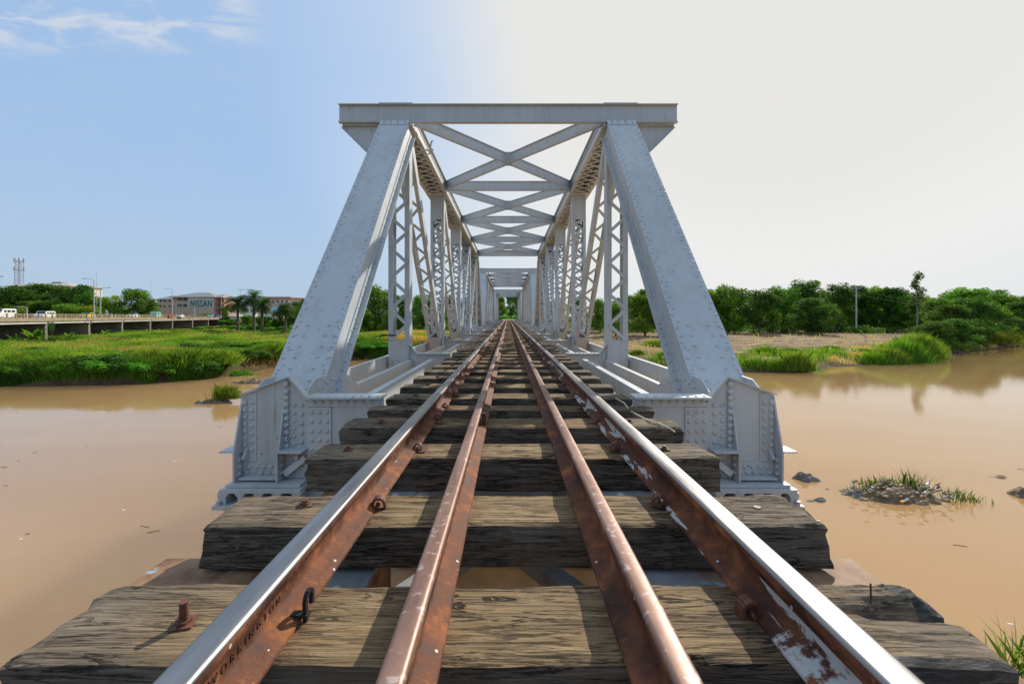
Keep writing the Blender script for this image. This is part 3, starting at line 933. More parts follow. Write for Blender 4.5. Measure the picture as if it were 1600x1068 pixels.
# clips: springy loops under the inner edge of each running rail
def clip_mb(side, big=False):
    m = MB(); s = side
    if big:   # flat hook standing on edge beside the foot, seen nearly end-on
        path = [(-.018, -.003), (-.020, .030)] + [(-.002 + .020*math.cos(R(180 - 200*k/9)), .048 + .024*math.sin(R(180 - 200*k/9))) for k in range(10)] + [(.014, .026)]
        for k in range(len(path) - 1):
            m.bar((s*.080, path[k][0], path[k][1]), (s*.080, path[k + 1][0], path[k + 1][1]), .011, .011, (1, 0, 0))
        m.box((s*.04, -.030, .012), (s*.090, -.008, .020))
        return m
    path = [(s*(.062 + .019*math.cos(R(215 - 215*k/9))), .016 + .019*math.sin(R(215 - 215*k/9))) for k in range(10)] + [(s*.084, -.002)]
    for k in range(len(path) - 1):
        m.bar((path[k][0], 0, path[k][1]), (path[k + 1][0], 0, path[k + 1][1]), .007, .030, (0, 1, 0))
    m.tube([(s*.060, -.024, .010), (s*.060, .024, .012)], .006, 6)
    return m
ci = 0
ysl = [.93, 1.45, 2.08, 2.63, 3.04, 3.52] + [Y0 + .22 + .536*k for k in range(1, 22)]
for yi, y in enumerate(ysl):
    for rr_, s in ((rl, 1), (rr, -1)):
        big = yi == 0 and s == 1
        o = clip_mb(s, big).build('rail_clip', M['black'] if big else M['bolt'], rr_)
        o.location = (random.uniform(-.004, .006)*s, y + random.uniform(-.05, .05) if yi else y, .003); o.rotation_euler = (0, 0, random.uniform(-.25, .25) if yi else 0)
        o.scale = [random.uniform(.75, 1.15)]*3 if yi else [.8 if big else 1.0]*3
    if 2 <= yi < 14:
        m = MB(); m.box((.02, -.045, .001), (.105, .045, .005))
        o = m.build('base_plate', M['bolt'], rl); o.location = (0, y + .01, 0)
        m = MB(); m.box((-.105, -.045, .001), (-.02, .045, .005))
        o = m.build('base_plate', M['bolt'], rr); o.location = (0, y + .01, 0)
# embossed rolling mark on the left web
cu = bpy.data.curves.new('rolling_mark', 'FONT'); cu.body = 'WORKINGTON'; cu.size = .021; cu.extrude = .0008; cu.space_character = 1.75
to = bpy.data.objects.new('rolling_mark', cu); COL.objects.link(to)
dg = bpy.context.evaluated_depsgraph_get()
me = bpy.data.meshes.new_from_object(to.evaluated_get(dg)); bpy.data.objects.remove(to)
me.materials.clear(); me.materials.append(simple('dark_rust_lettering', (.07, .03, .017), .85))
o = link('rolling_mark', me, rl); o.rotation_euler = (R(90), 0, R(90)); o.location = (.0078, .70, .042)

# pale cord on the sleepers' right ends
m = MB(); pts = [atz(px, py, z) for px, py, z in ((962, 622, .01), (975, 629, .012), (984, 641, -.01), (996, 648, -.02), (1012, 656, .008), (1030, 661, .012), (1045, 668, .01), (1054, 674, -.02))]
m.tube(pts, .005, 6); tag(m.build('cord', M['cord']), 'pale thin cord lying loosely over the right ends of two sleepers', 'cord')

# ================================================================== TERRAIN AND WATER
BX = np.array([-2000, -200, -80, -43, -32, -28.6, -26.8, -20.6, -17, 0, 14, 20, 25.6, 31.4, 38.4, 58.3, 71, 105, 150, 250, 400, 2000.])
BY = np.array([26, 28, 31, 34.4, 35.7, 38.6, 49.5, 55.7, 56.5, 53, 47.5, 45.5, 43, 42.7, 47.9, 54.9, 64, 82, 110, 160, 230, 800.])
def sstep(a, b, x): 
    t = np.clip((x - a)/(b - a), 0, 1); return t*t*(3 - 2*t)
def vnoise(x, y, sc, seed=0):
    """cheap smooth value noise (numpy)"""
    x = np.asarray(x)/sc + seed*17.3; y = np.asarray(y)/sc + seed*9.1
    xi = np.floor(x); yi = np.floor(y); fx = x - xi; fy = y - yi
    fx = fx*fx*(3 - 2*fx); fy = fy*fy*(3 - 2*fy)
    def h(a, b):
        v = np.sin(a*127.1 + b*311.7 + seed*74.7)*43758.5453
        return v - np.floor(v)
    return (h(xi, yi)*(1 - fx) + h(xi + 1, yi)*fx)*(1 - fy) + (h(xi, yi + 1)*(1 - fx) + h(xi + 1, yi + 1)*fx)*fy
def shore(x, y):
    x = np.asarray(x, float); y = np.asarray(y, float)
    s = y - np.interp(x, BX, BY)
    slope = np.abs(np.interp(x + .5, BX, BY) - np.interp(x - .5, BX, BY))
    return s/np.sqrt(1 + slope**2) + (vnoise(x, y, 3.0, 1) - .5)*1.2
def gz(x, y):
    x = np.asarray(x, float); y = np.asarray(y, float)
    s = shore(x, y)
    left = sstep(6, -12, x)
    rise = left*(1.45*(1 - np.exp(-np.maximum(s, 0)/.7))) + (1 - left)*(1.9*(1 - np.exp(-np.maximum(s, 0)/7.0)))
    z = np.where(s < 0, WATER - .05 - np.minimum(1.6, .35*(-s)), WATER + rise + .02)
    bump = (vnoise(x, y, 5, 2) - .5)*.5 + (vnoise(x, y, 1.7, 3) - .5)*.22
    z = z + np.where(s > 0, bump*np.clip(s/3, 0, 1), 0)
    z = z - .65*sstep(58, 76, y)*sstep(-22, -34, x)*(s > 0)
    # town terrace behind the left meadow, rising wood floor behind the field
    rx = -94 - .419*(y - 75)
    up = sstep(150, 176, y)*sstep(-15, -25, x)*sstep(rx + 8, rx + 22, x) + sstep(212, 226, y)*sstep(rx + 23, rx + 8, x)*(x < -15)
    z = z*(1 - np.clip(up, 0, 1)) + np.clip(up, 0, 1)*(-.25)
    z = z + 2.2*sstep(105, 160, y)*sstep(0, 30, x)
    # railway embankment beyond the last span
    emb = -.45 - np.maximum(0, np.abs(x) - 2.4)/1.6
    z = np.where((y > 73.5) & (emb > z), emb, z)
    z = np.where((y > 60) & (y <= 73.5) & (emb - (73.5 - y)*.9 > z), emb - (73.5 - y)*.9, z)
    # unseen near shore added close behind the camera to cut light bouncing off water
    z = np.where(y < -12, np.minimum(-3.0, WATER - 1 + (-12 - y)*.35), z)
    return z
def gz1(x, y): return float(gz(np.array([x]), np.array([y]))[0])

def axis(parts):
    out = []
    for a, b, n in parts: out += list(np.linspace(a, b, n, endpoint=False))
    return np.array(out + [parts[-1][1]])
gx = axis([(-3000, -400, 14), (-400, -150, 50), (-150, -50, 100), (-50, 130, 240), (130, 300, 60), (300, 3000, 16)])
gy = axis([(-3000, -200, 10), (-200, 20, 24), (20, 75, 130), (75, 190, 100), (190, 400, 40), (400, 4000, 16)])
GX, GY = np.meshgrid(gx, gy); GZ = gz(GX, GY)
nxg, nyg = len(gx), len(gy)
me = bpy.data.meshes.new('ground')
idx = np.arange(nxg*nyg).reshape(nyg, nxg)
fc = np.stack([idx[:-1, :-1], idx[:-1, 1:], idx[1:, 1:], idx[1:, :-1]], -1).reshape(-1, 4)
me.vertices.add(nxg*nyg); me.loops.add(fc.size); me.polygons.add(len(fc))
me.vertices.foreach_set('co', np.stack([GX, GY, GZ], -1).reshape(-1).astype(np.float32))
me.loops.foreach_set('vertex_index', fc.reshape(-1).astype(np.int32)); me.polygons.foreach_set('loop_start', np.arange(0, fc.size, 4, dtype=np.int32))
me.polygons.foreach_set('use_smooth', np.ones(len(fc), bool))
def field_mask(x, y):
    s = shore(x, y)
    return sstep(6, 9, s)*sstep(10, 13, x)*sstep(112, 104, y)*sstep(92, 78, x - .35*(y - 60))
def ground_col(x, y):
    s = shore(x, y)
    c = np.empty(x.shape + (3,))
    mud = np.array([.11, .075, .04]); grass = np.array([.08, .155, .025]); dry = np.array([.27, .18, .085]); sand = np.array([.33, .22, .13]); soil = np.array([.27, .185, .11])
    n = vnoise(x, y, 9, 5)*.6 + vnoise(x, y, 3, 6)*.4
    g = sstep(.50, .62, n)
    left = sstep(-6, -14, x)[..., None]
    base_l = grass*(1 - g[..., None])*.8 + dry*g[..., None]*.85
    sd = sstep(.35, .65, vnoise(x, y, 7, 8))[..., None]
    base_r = sand*sd + dry*(1 - sd)*.9
    c[:] = base_l*left + base_r*(1 - left)
    f = field_mask(x, y)[..., None]
    rows = (.5 + .5*np.sin(y*2.3 + vnoise(x, y, 14, 9)*9))*.6 + vnoise(x*.35, y, 1.3, 10)*.6
    rc = soil*(.30 + 1.25*rows[..., None])
    c = c*(1 - f) + rc*f
    wood = (sstep(86, 100, y)*sstep(8, 14, x))[..., None]
    c = c*(1 - wood*.75) + np.array([.075, .07, .03])*wood*.75
    w = sstep(1.6, .3, s)[..., None]
    c = c*(1 - w) + mud*w
    nb = sstep(-14, -18, y)[..., None]; c = c*(1 - nb) + np.array([.06, .09, .025])*nb  # dark green on the added shore behind the camera, to lessen bounced light
    town = (sstep(165, 180, y)*sstep(-10, -30, x))[..., None]
    return c*(1 - town) + np.array([.30, .23, .16])*town
ca = me.color_attributes.new('Hue', 'FLOAT_COLOR', 'POINT')
cc = np.ones((nyg, nxg, 4), np.float32); cc[..., :3] = ground_col(GX, GY)
ca.data.foreach_set('color', cc.reshape(-1))
me.materials.append(M['ground']); me.update(calc_edges=True)
tag(link('ground', me), kind='structure')

m = MB(); m.add([(-3000, -320, WATER), (3000, -320, WATER), (3000, 900, WATER), (-3000, 900, WATER)], [(0, 1, 2, 3)])
tag(m.build('river_water', M['water']), kind='structure')
# ballasted track bed past the last span
m = MB(); m.prism([(-1.9, -.42), (-1.35, -.04), (1.45, -.04), (2.0, -.42)], 'y', 73.9, 200)
tag(m.build('track_bed', M['debris']), kind='structure')

# ================================================================== GRASS
def blades(x, y, h, w, lean, colr, z=None, name='grass'):
    n = len(x)
    z = gz(x, y) if z is None else z
    th = rng.uniform(0, 2*np.pi, n); la = rng.uniform(0, 2*np.pi, n); ll = lean*rng.uniform(.2, 1, n)*h
    dx, dy = np.cos(th)*w/2, np.sin(th)*w/2
    Pq = np.zeros((n, 5, 3))
    b = np.stack([x, y, z - .05], -1)
    mx, my = np.cos(la)*ll*.35, np.sin(la)*ll*.35
    Pq[:, 0] = b + np.stack([-dx, -dy, 0*x], -1); Pq[:, 1] = b + np.stack([dx, dy, 0*x], -1)
    Pq[:, 2] = b + np.stack([mx + dx*.75, my + dy*.75, h*.6], -1)
    Pq[:, 3] = b + np.stack([np.cos(la)*ll, np.sin(la)*ll, h], -1)
    Pq[:, 4] = b + np.stack([mx - dx*.75, my - dy*.75, h*.6], -1)
    return Pq, colr
GREENS = np.array([[.16, .31, .03], [.23, .38, .04], [.085, .18, .022], [.36, .42, .07]])
def pick(pal, n, k=None):
    i = rng.integers(0, len(pal), n) if k is None else np.clip(k.astype(int), 0, len(pal) - 1)
    return pal[i]*rng.uniform(.8, 1.2, (n, 1))
def sector(n, pxa, pxb, ya, yb, pw=1.6):
    """points spread over the wedge of ground between two view directions"""
    u = rng.random(n); Y = (ya**(2 - pw) + u*(yb**(2 - pw) - ya**(2 - pw)))**(1/(2 - pw))
    X = (rng.uniform(pxa, pxb, n) - VPX)*Y/FPX
    return X, Y
def mask_keep(m_, *arr): return [a[m_] for a in arr]

x, y = sector(420000, -420, 660, 33, 150, 1.75)
s = shore(x, y); dens = vnoise(x, y, 7, 21)*.6 + vnoise(x, y, 2.2, 22)*.4
k = (s > .15) & (x < -12.5) & (gz(x, y) < -2.2) & (rng.random(len(x)) < np.clip((dens - .33)*3.4, .06, 1))
x, y, s, dens = mask_keep(k, x, y, s, dens)
px = VPX + x/y*FPX
hh = (.34 + .9*np.clip(dens - .25, 0, 1))*rng.uniform(.6, 1.25, len(x))*np.clip(.75 + y/160, .7, 1.25)
hh *= np.where(s < 5, 1.45, 1.0)
tone = vnoise(x, y*.6, 6, 23)*.65 + vnoise(x, y, 2.5, 24)*.35
ci_ = np.where(tone < .38, 2, np.where(tone < .52, 0, np.where(tone < .66, 1, 3)))
colr = pick(GREENS, len(x), ci_)
dryp = (vnoise(x, y, 11, 25)*.6 + vnoise(x, y, 3, 26)*.4 > .56) | ((px < 60) & (y > 62) & (rng.random(len(x)) < .55))
dryp &= rng.random(len(x)) < .8
colr[dryp] = np.array([.46, .31, .12])*rng.uniform(.75, 1.25, (dryp.sum(), 1)); hh[dryp] *= .75
Pq, cl = blades(x, y, hh, np.clip(y*.0011, .03, .14)*rng.uniform(.7, 1.4, len(x)), .55, colr)
tag(link('meadow_grass', quads_mesh('meadow_grass', Pq, M['blade'], cl, 5)), kind='stuff')

n_ = 60000; pxr = rng.uniform(-420, 660, n_); Yr = np.full(n_, 50.0); so_ = rng.uniform(.05, 1.8, n_)
for it in range(40): Yr = .5*Yr + .5*(np.interp((pxr - VPX)*Yr/FPX, BX, BY) + so_)
Xr = (pxr - VPX)*Yr/FPX
k = (Xr < -12.5) & (gz(Xr, Yr) > WATER - .1) & (vnoise(Xr, Yr, 1.3, 27) > .22)
Xr, Yr = mask_keep(k, Xr, Yr)
cg = pick(GREENS*np.array([.8, .8, .85]), len(Xr), np.where(vnoise(Xr, Yr, 4, 28) > .5, 0, 2))
Pq, cl = blades(Xr, Yr, rng.uniform(.45, 1.15, len(Xr)), .05*rng.uniform(.6, 1.3, len(Xr)), .6, cg)
tag(link('waterside_grass', quads_mesh('waterside_grass', Pq, M['blade'], cl, 5)), kind='stuff')

# golden reeds on the far bank seen through the left truss
x, y = sector(60000, 480, 790, 62, 92, 1.5)
k = (shore(x, y) > 5) & (x < -3.5) & (vnoise(x, y, 5, 31) > .25)
x, y = mask_keep(k, x, y)
cg = np.where(vnoise(x, y, 4, 32)[:, None] > .62, np.array([[.2, .32, .04]]), np.array([[.60, .42, .13]]))*rng.uniform(.75, 1.25, (len(x), 1))
Pq, cl = blades(x, y, rng.uniform(.9, 1.9, len(x)), .07*rng.uniform(.7, 1.3, len(x)), .35, cg)
tag(link('dry_reeds', quads_mesh('dry_reeds', Pq, M['blade'], cl, 5)), kind='stuff')

# dry and green grass on the right bank
x, y = sector(150000, 900, 1640, 42, 100, 1.7)
s = shore(x, y); fm_ = field_mask(x, y)
band = np.exp(-((s - 3.5)/3.2)**2)
k = (s > .2) & (x > 6) & (rng.random(len(x)) < np.clip(band*.75*(vnoise(x, y, 4, 41) > .48) + .05*(1 - fm_) + .012, 0, 1))
x, y, s = mask_keep(k, x, y, s)
tn = vnoise(x, y, 5, 42)
cg = np.where(tn[:, None] > .46, np.array([[.60, .42, .15]]), pick(GREENS, len(x)))*rng.uniform(.8, 1.2, (len(x), 1))
Pq, cl = blades(x, y, rng.uniform(.35, .95, len(x)), np.clip(y*.001, .03, .1), .5, cg)
tag(link('bank_grass', quads_mesh('bank_grass', Pq, M['blade'], cl, 5)), kind='stuff')

# ================================================================== SHRUBS, CLUMPS, TREES
def leaf_cloud(centers, radii, n, size, seed, pal, flat=1.0, up=.3):
    r = np.random.default_rng(seed)
    centers = np.asarray(centers, float); radii = np.asarray(radii, float)
    wgt = radii**2; ci2 = r.choice(len(centers), n, p=wgt/wgt.sum())
    d = r.normal(size=(n, 3)); d /= np.linalg.norm(d, axis=1)[:, None]
    rad = radii[ci2]*(r.random(n)**.38)
    pos = centers[ci2] + d*rad[:, None]*np.array([1, 1, flat])
    nr = d*.55 + r.normal(size=(n, 3))*.65 + np.array([0, 0, up]); nr /= np.linalg.norm(nr, axis=1)[:, None]
    t = np.cross(nr, r.normal(size=(n, 3))); t /= np.linalg.norm(t, axis=1)[:, None] + 1e-9
    b = np.cross(nr, t)
    sz = size*r.uniform(.6, 1.4, n)[:, None]
    Pq = np.stack([pos - t*sz*.5, pos + b*sz*.30 - nr*sz*.05, pos + t*sz*.55 - nr*sz*.14, pos - b*sz*.30 - nr*sz*.05], 1)
    ck = r.integers(0, len(pal), len(centers))
    col = np.asarray(pal)[ck][ci2]*r.uniform(.72, 1.28, (n, 1))
    return Pq, col
TREE_PAL = [[.075, .150, .026], [.10, .20, .032], [.135, .24, .036], [.085, .17, .03]]
DARK_PAL = [[.045, .10, .024], [.062, .13, .028], [.085, .165, .032]]
YEL_PAL = [[.20, .30, .035], [.25, .33, .04], [.16, .26, .035]]
def tree_meshes(seed, Rr, H, pal, n=9500, trunk_h=.20, size=.40, flat=.95, nc=44, bark='bark'):
    r = random.Random(seed)
    cz = H*.54; cen = []; rad = []
    for i in range(nc):
        an = r.uniform(0, 2*math.pi); q = math.sqrt(r.random())
        zz = r.uniform(-1, 1)
        rr = Rr*.80*q*math.sqrt(max(.05, 1 - (max(0, zz))**2*.9 - (max(0, -zz))**2*.45))*(.75 + .35*r.random())
        rad_i = Rr*r.uniform(.11, .34)
        cen.append((rr*math.cos(an), rr*math.sin(an), min(H - rad_i*.75, cz + zz*H*.40))); rad.append(rad_i)
    cen.append((0, 0, H*.72)); rad.append(Rr*.5)
    Pq, col = leaf_cloud(cen, rad, n, size, seed, pal, flat)
    crown = quads_mesh('crown', Pq, M['leaf'], col)
    m = MB(); t0 = H*trunk_h; tr = .022*H
    top = Vector((r.uniform(-.3, .3), r.uniform(-.3, .3), t0))
    m.tube([(0, 0, -.3), (top.x*.5, top.y*.5, t0*.5), top], [tr*1.35, tr, tr*.85], 8)
    for i in range(7):
        c = Vector(cen[i*3 % len(cen)]); mid = top.lerp(c, .55) + Vector((0, 0, -.05*H))
        m.tube([top - Vector((0, 0, .1)), mid, c], [tr*.6, tr*.35, tr*.12], 6)
    tm = m.build('trunk_proto', M[bark]); me2 = tm.data; me2.name = 'trunk'; bpy.data.objects.remove(tm)
    return crown, me2
def place_tree(var, x, y, z, sc, label, group, name='tree', cat='tree', sz=1.0, rz=None):
    o = empty(name, (x, y, z), random.uniform(0, 6.28) if rz is None else rz); o.scale = (sc, sc, sc*sz)
    tag(o, label, cat, group)
    link('crown', var[0], o); link('trunk', var[1], o)
    return o
VT = [tree_meshes(100 + k, 5.6, 11.5, [TREE_PAL, DARK_PAL, TREE_PAL, DARK_PAL, TREE_PAL][k % 5], nc=34 + 4*k) for k in range(5)]
VY = [tree_meshes(200 + k, 4.2, 8.5, YEL_PAL, n=3600, nc=18) for k in range(2)]
VL = tree_meshes(300, 2.6, 6.5, [[.085, .15, .03], [.07, .13, .03]], n=1500, nc=10, size=.36)
def shrub_mesh(seed, pal, n=5200, size=.17):
    r = random.Random(seed); cen = []; rad = []
    for i in range(14):
        an = r.uniform(0, 6.28); q = r.random()**.6
        cen.append((q*1.25*math.cos(an), q*1.0*math.sin(an), .25 + r.random()*.75*(1 - q*.6))); rad.append(r.uniform(.28, .5))
    Pq, col = leaf_cloud(cen, rad, n, size, seed, pal, .85)
    return quads_mesh('shrub', Pq, M['leaf'], col)
SG_PAL = [[.075, .20, .024], [.10, .25, .028], [.06, .16, .022]]
VS = [shrub_mesh(400 + k, [SG_PAL, DARK_PAL, SG_PAL][k]) for k in range(3)]
def reed_mesh(seed, pal, n=4200, h=1.5):
    x = rng.normal(0, .55, n); y = rng.normal(0, .45, n)
    d = np.hypot(x, y); hh = h*np.clip(1.15 - d*.45, .3, 1.2)*rng.uniform(.45, 1.2, n)
    Pq, c = blades(x, y, hh, .034*rng.uniform(.6, 1.4, n), .38, np.asarray(pal)[rng.integers(0, len(pal), n)]*rng.uniform(.75, 1.25, (n, 1)), z=np.zeros(n))
    Pq[:, 3, :2] += np.stack([x, y], -1)*.28*hh[:, None]; Pq[:, 2, :2] += np.stack([x, y], -1)*.10*hh[:, None]; Pq[:, 4, :2] += np.stack([x, y], -1)*.10*hh[:, None]
    return quads_mesh('reed_clump', Pq, M['blade'], c, 5)
VR = [reed_mesh(1, np.vstack([GREENS, [[.30, .36, .06]]])), reed_mesh(2, [[.20, .36, .035], [.13, .27, .028], [.26, .38, .05], [.09, .19, .02]]), reed_mesh(3, [[.26, .30, .04], [.34, .33, .07], [.2, .27, .04]])]

def ordinal(i): 
    w = ORD + ['thirteenth', 'fourteenth', 'fifteenth', 'sixteenth', 'seventeenth', 'eighteenth', 'nineteenth', 'twentieth', 'twenty-first', 'twenty-second', 'twenty-third', 'twenty-fourth', 'twenty-fifth', 'twenty-sixth']
    return w[i]

def tree_px(px, pytop, wpx, Y, var, label, group, **kw):
    p = at(px, pytop, Y); g = gz1(p.x, Y); H = p.z - g
    base = {id(VY[0]): (8.5, 4.2), id(VY[1]): (8.5, 4.2), id(VL): (6.5, 2.6)}.get(id(var), (11.5, 5.6))
    sc = wpx*1.12*Y/FPX/2/base[1]; szz = H/(base[0]*sc)
    return place_tree(var, p.x, Y, g, sc, label, group, sz=szz, **kw)

# right-hand wood
GW = 'trees of the wood behind the ploughed field'
front = [(962, 470, 50, 84), (1008, 458, 66, 82), (1052, 457, 62, 86), (1102, 452, 60, 98), (1138, 444, 72, 100), (1186, 452, 66, 93), (1222, 446, 60, 104), (1262, 438, 84, 108), (1268, 466, 76, 92),
         (1306, 443, 60, 112), (1338, 447, 56, 118), (1366, 444, 58, 116), (1398, 450, 64, 112), (1424, 456, 50, 108), (1470, 466, 84, 97), (1503, 446, 88, 124), (1532, 480, 90, 95), (1578, 458, 96, 124), (1640, 462, 100, 118)]
for i, (px, pt, w, Y) in enumerate(front):
    tree_px(px, pt, w, Y, VT[(i*2 + i//3) % 5], 'broad green tree at the edge of the right-hand wood, %s from the bridge' % ordinal(i), GW)
for i in range(20):
    tree_px(975 + i*34 + random.uniform(-8, 8), random.uniform(452, 466), random.uniform(56, 76), random.uniform(134, 150), VT[(i*3) % 5], 'dark tree deep in the right-hand wood behind the front trees', 'back row of the right-hand wood')
# undergrowth on the floor of the wood
r_ = random.Random(5); cen = []; rad = []
for q in range(260):
    Y = r_.uniform(96, 132); px = r_.uniform(960, 1650); X_ = (px - VPX)*Y/FPX
    cen.append((X_, Y, gz1(X_, Y) + r_.uniform(.1, 1.3))); rad.append(r_.uniform(.7, 1.7))
Pq, col = leaf_cloud(cen, rad, 26000, .42, 55, DARK_PAL + [[.10, .17, .03]], .8)
tag(link('undergrowth', quads_mesh('undergrowth', Pq, M['leaf'], col)), kind='stuff')
# tall slender tree
p = at(1433, 426, 95); g = gz1(p.x, 95); H = p.z - g
r_ = random.Random(9)
cen = [(r_.uniform(-1, 1)*1.15*(1.15 - .75*abs(q/15 - .45)), r_.uniform(-1, 1)*1.0, H*(.50 + .46*q/15)) for q in range(16)] + [(-2.1, 0, H*.46), (-1.7, .4, H*.38), (1.5, 0, H*.40)]
Pq, col = leaf_cloud(cen, [r_.uniform(.55, .95) for k in cen], 1500, .36, 77, [[.06, .10, .03], [.085, .13, .04]], 1.15)
o = empty('slender_tree', (p.x, 95, g)); tag(o, 'tall slender pale-trunked tree standing above the wood on the right', 'tree')
link('crown', quads_mesh('crown', Pq, M['leaf'], col), o)
m = MB(); m.tube([(0, 0, -.3), (.1, 0, H*.5), (-.1, .1, H*.88)], [.22, .16, .05], 8)
for k in range(6): m.tube([(0, 0, H*(.45 + .06*k)), Vector(cen[k])], [.08, .03], 5)
m.build('trunk', M['pale_bark'], o)

# trees at the end of the track and along the far bank behind the trusses
GT = 'trees at the far end of the railway'
for i, (px, pt, w, Y) in enumerate([(770, 458, 30, 150), (783, 463, 26, 128), (800, 456, 30, 172), (812, 455, 28, 140), (826, 460, 30, 132), (748, 462, 34, 135), (842, 462, 34, 138)]):
    tree_px(px, pt, w, Y, VT[(i + 1) % 5], 'dark tree closing the view down the track, %s from the left' % ordinal(i), GT)
GM = 'trees on the far bank left of the track'
for i, (px, pt, w, Y) in enumerate([(548, 462, 52, 108), (588, 446, 66, 100), (628, 460, 56, 104), (662, 455, 50, 98), (700, 462, 52, 104), (735, 464, 44, 112), (612, 484, 46, 92), (566, 486, 44, 94), (690, 486, 46, 94)]):
    tree_px(px, pt, w, Y, VT[(i*3 + 1) % 5], 'bushy dark tree seen through the left truss, %s from the left end post' % ordinal(i), GM)
for i, (px, pt, w, Y) in enumerate([(868, 466, 44, 108), (905, 462, 46, 104), (938, 466, 44, 100)]):
    tree_px(px, pt, w, Y, VT[(i*2) % 5], 'dark tree seen through the right truss, %s from the track' % ordinal(i), 'trees seen through the right truss')
# left: wood behind the road bridge
GLW = 'trees behind the road bridge'
for i, (px, pt, w, Y, v) in enumerate([(-20, 452, 70, 205, 0), (22, 446, 74, 200, 1), (62, 444, 76, 210, 3), (100, 447, 66, 204, 1), (130, 446, 52, 196, 3), (48, 470, 50, 185, 2), (110, 472, 54, 184, 0),
                                       (153, 462, 44, 200, 'y'), (178, 459, 52, 196, 'y2'), (212, 451, 54, 200, 2), (232, 468, 40, 205, 4), (141, 474, 34, 182, 'y'), (35, 476, 26, 180, 'y2'), (78, 466, 40, 190, 4), (-70, 450, 90, 205, 2)]):
    var = VY[0] if v == 'y' else VY[1] if v == 'y2' else VT[v]
    where = ['cut by the left picture edge', 'left of the communications mast', 'in front of the long low roof', 'under the right end of the long roof', 'just left of the nearest street lamp',
             'small, in front below the mast', 'small, in front beside the pickup', 'right behind the first two street lamps', 'rounded, between the lamp posts and the tall dark tree', 'tall, just left of the pink building',
             'at the left corner of the pink building', 'low, at the foot of the nearest street lamp', 'low, right above the minibus', 'in the middle under the long roof', 'wholly left of the picture'][i]
    tree_px(px, pt, w, Y, var, '%s tree behind the road bridge, %s' % ('yellow-green' if isinstance(v, str) else 'dark green', where), GLW)
for i, (px, pt, w, Y, v) in enumerate([(352, 476, 14, 190, 4), (462, 470, 30, 150, 1), (440, 478, 30, 148, 3), (480, 466, 36, 140, 2), (505, 470, 40, 128, 0), (386, 492, 22, 150, 2), (412, 492, 26, 146, 4)]):
    tree_px(px, pt, w, Y, VT[v], 'dark bushy tree near the palms, %s counting from the pink building' % ordinal(i), 'trees around the palms')

# shrubs and clumps
def clump(me_, x, y, sx, sy, sz, label, group, name, cat, z=None):
    o = link(name, me_); o.location = (x, y, gz1(x, y) if z is None else z); o.scale = (sx, sy, sz); o.rotation_euler = (0, 0, random.uniform(-.5, .5)); tag(o, label, cat, group)
    return o
def on_shore(px, off):
    Y = 50.
    for it in range(40):
        X = (px - VPX)*Y/FPX; Y = .5*Y + .5*(float(np.interp(X, BX, BY)) + off)
    return (px - VPX)*Y/FPX, Y
kb = kr = 0
for px, off, sx, sz, v in [(-30, 2.2, 1.6, .9, 1), (28, 1.6, 1.3, .8, 0), (52, 4.5, 1.5, .9, 'r'), (86, 2.8, 1.5, .8, 'r'), (112, 1.2, 1.4, .9, 2), (138, 2.0, 1.9, 1.25, 1), (160, 1.3, 1.8, 1.1, 0), (186, 1.6, 2.0, 1.35, 1), (172, 4.2, 1.7, 1.2, 2), (218, 1.2, 1.4, .9, 0), (236, 3.2, 1.6, 1.1, 'r'), (262, 1.4, 1.3, .8, 2), (290, 3.0, 1.8, 1.1, 'r'),
                       (318, 1.3, 1.5, 1.0, 1), (344, 3.2, 1.6, .9, 'r'), (368, 2.0, 1.5, .95, 0), (402, 1.5, 1.6, .9, 1), (422, 3.5, 1.7, 1.1, 'r'), (452, 2, 1.8, 1.0, 2)]:
    X, Y = on_shore(px, off)
    if v == 'r':
        clump(VR[kr % 2], X, Y, sx, sx*.8, sz*.9, 'tall tussock of green grass on the left river bank, %s from the left' % ordinal(kr), 'tussocks along the left bank', 'grass_tussock', 'grass clump', gz1(X, Y) - .1); kr += 1
    else:
        clump(VS[v], X, Y, sx, sx*.9, sz, 'leafy bush at the edge of the left river bank, %s from the left' % ordinal(kb), 'bushes along the left bank', 'bush', 'bush', gz1(X, Y) - .35); kb += 1
for i, (px, off, sx, sz, v) in enumerate([(60, 18, 1.8, .7, 1), (200, 27, 2.2, .6, 0), (300, 24, 2.2, .7, 1), (350, 31, 2.0, .7, 2), (400, 24, 2.6, .8, 2), (438, 20, 3.0, 1.0, 1)]):
    X, Y = on_shore(px, off)
    clump(VS[v], X, Y, sx, sx*.9, sz, 'dark bush standing out in the left meadow, %s from the left' % ordinal(i), 'bushes in the left meadow', 'bush', 'bush', gz1(X, Y) - .1)
for i, (px, off, sx, sz, v) in enumerate([(8, 7, 1.2, .8, 2), (40, 12, 1.0, .7, 0), (96, 8, 1.3, .8, 1), (132, 14, 1.1, .6, 2), (165, 9, 1.2, .8, 0), (210, 7, 1.4, .9, 1), (248, 12, 1.1, .7, 2), (276, 8, 1.3, .9, 0), (316, 15, 1.2, .7, 1), (336, 8, 1.2, .8, 2), (362, 11, 1.4, .8, 0), (392, 7, 1.3, .9, 1), (416, 14, 1.2, .8, 2)]):
    X, Y = on_shore(px, off)
    clump(VS[v], X, Y, sx, sx*.9, sz, 'small scrub bush scattered behind the left bank edge, %s from the left' % ordinal(i), 'scrub behind the left bank edge', 'bush', 'bush', gz1(X, Y) - .05)
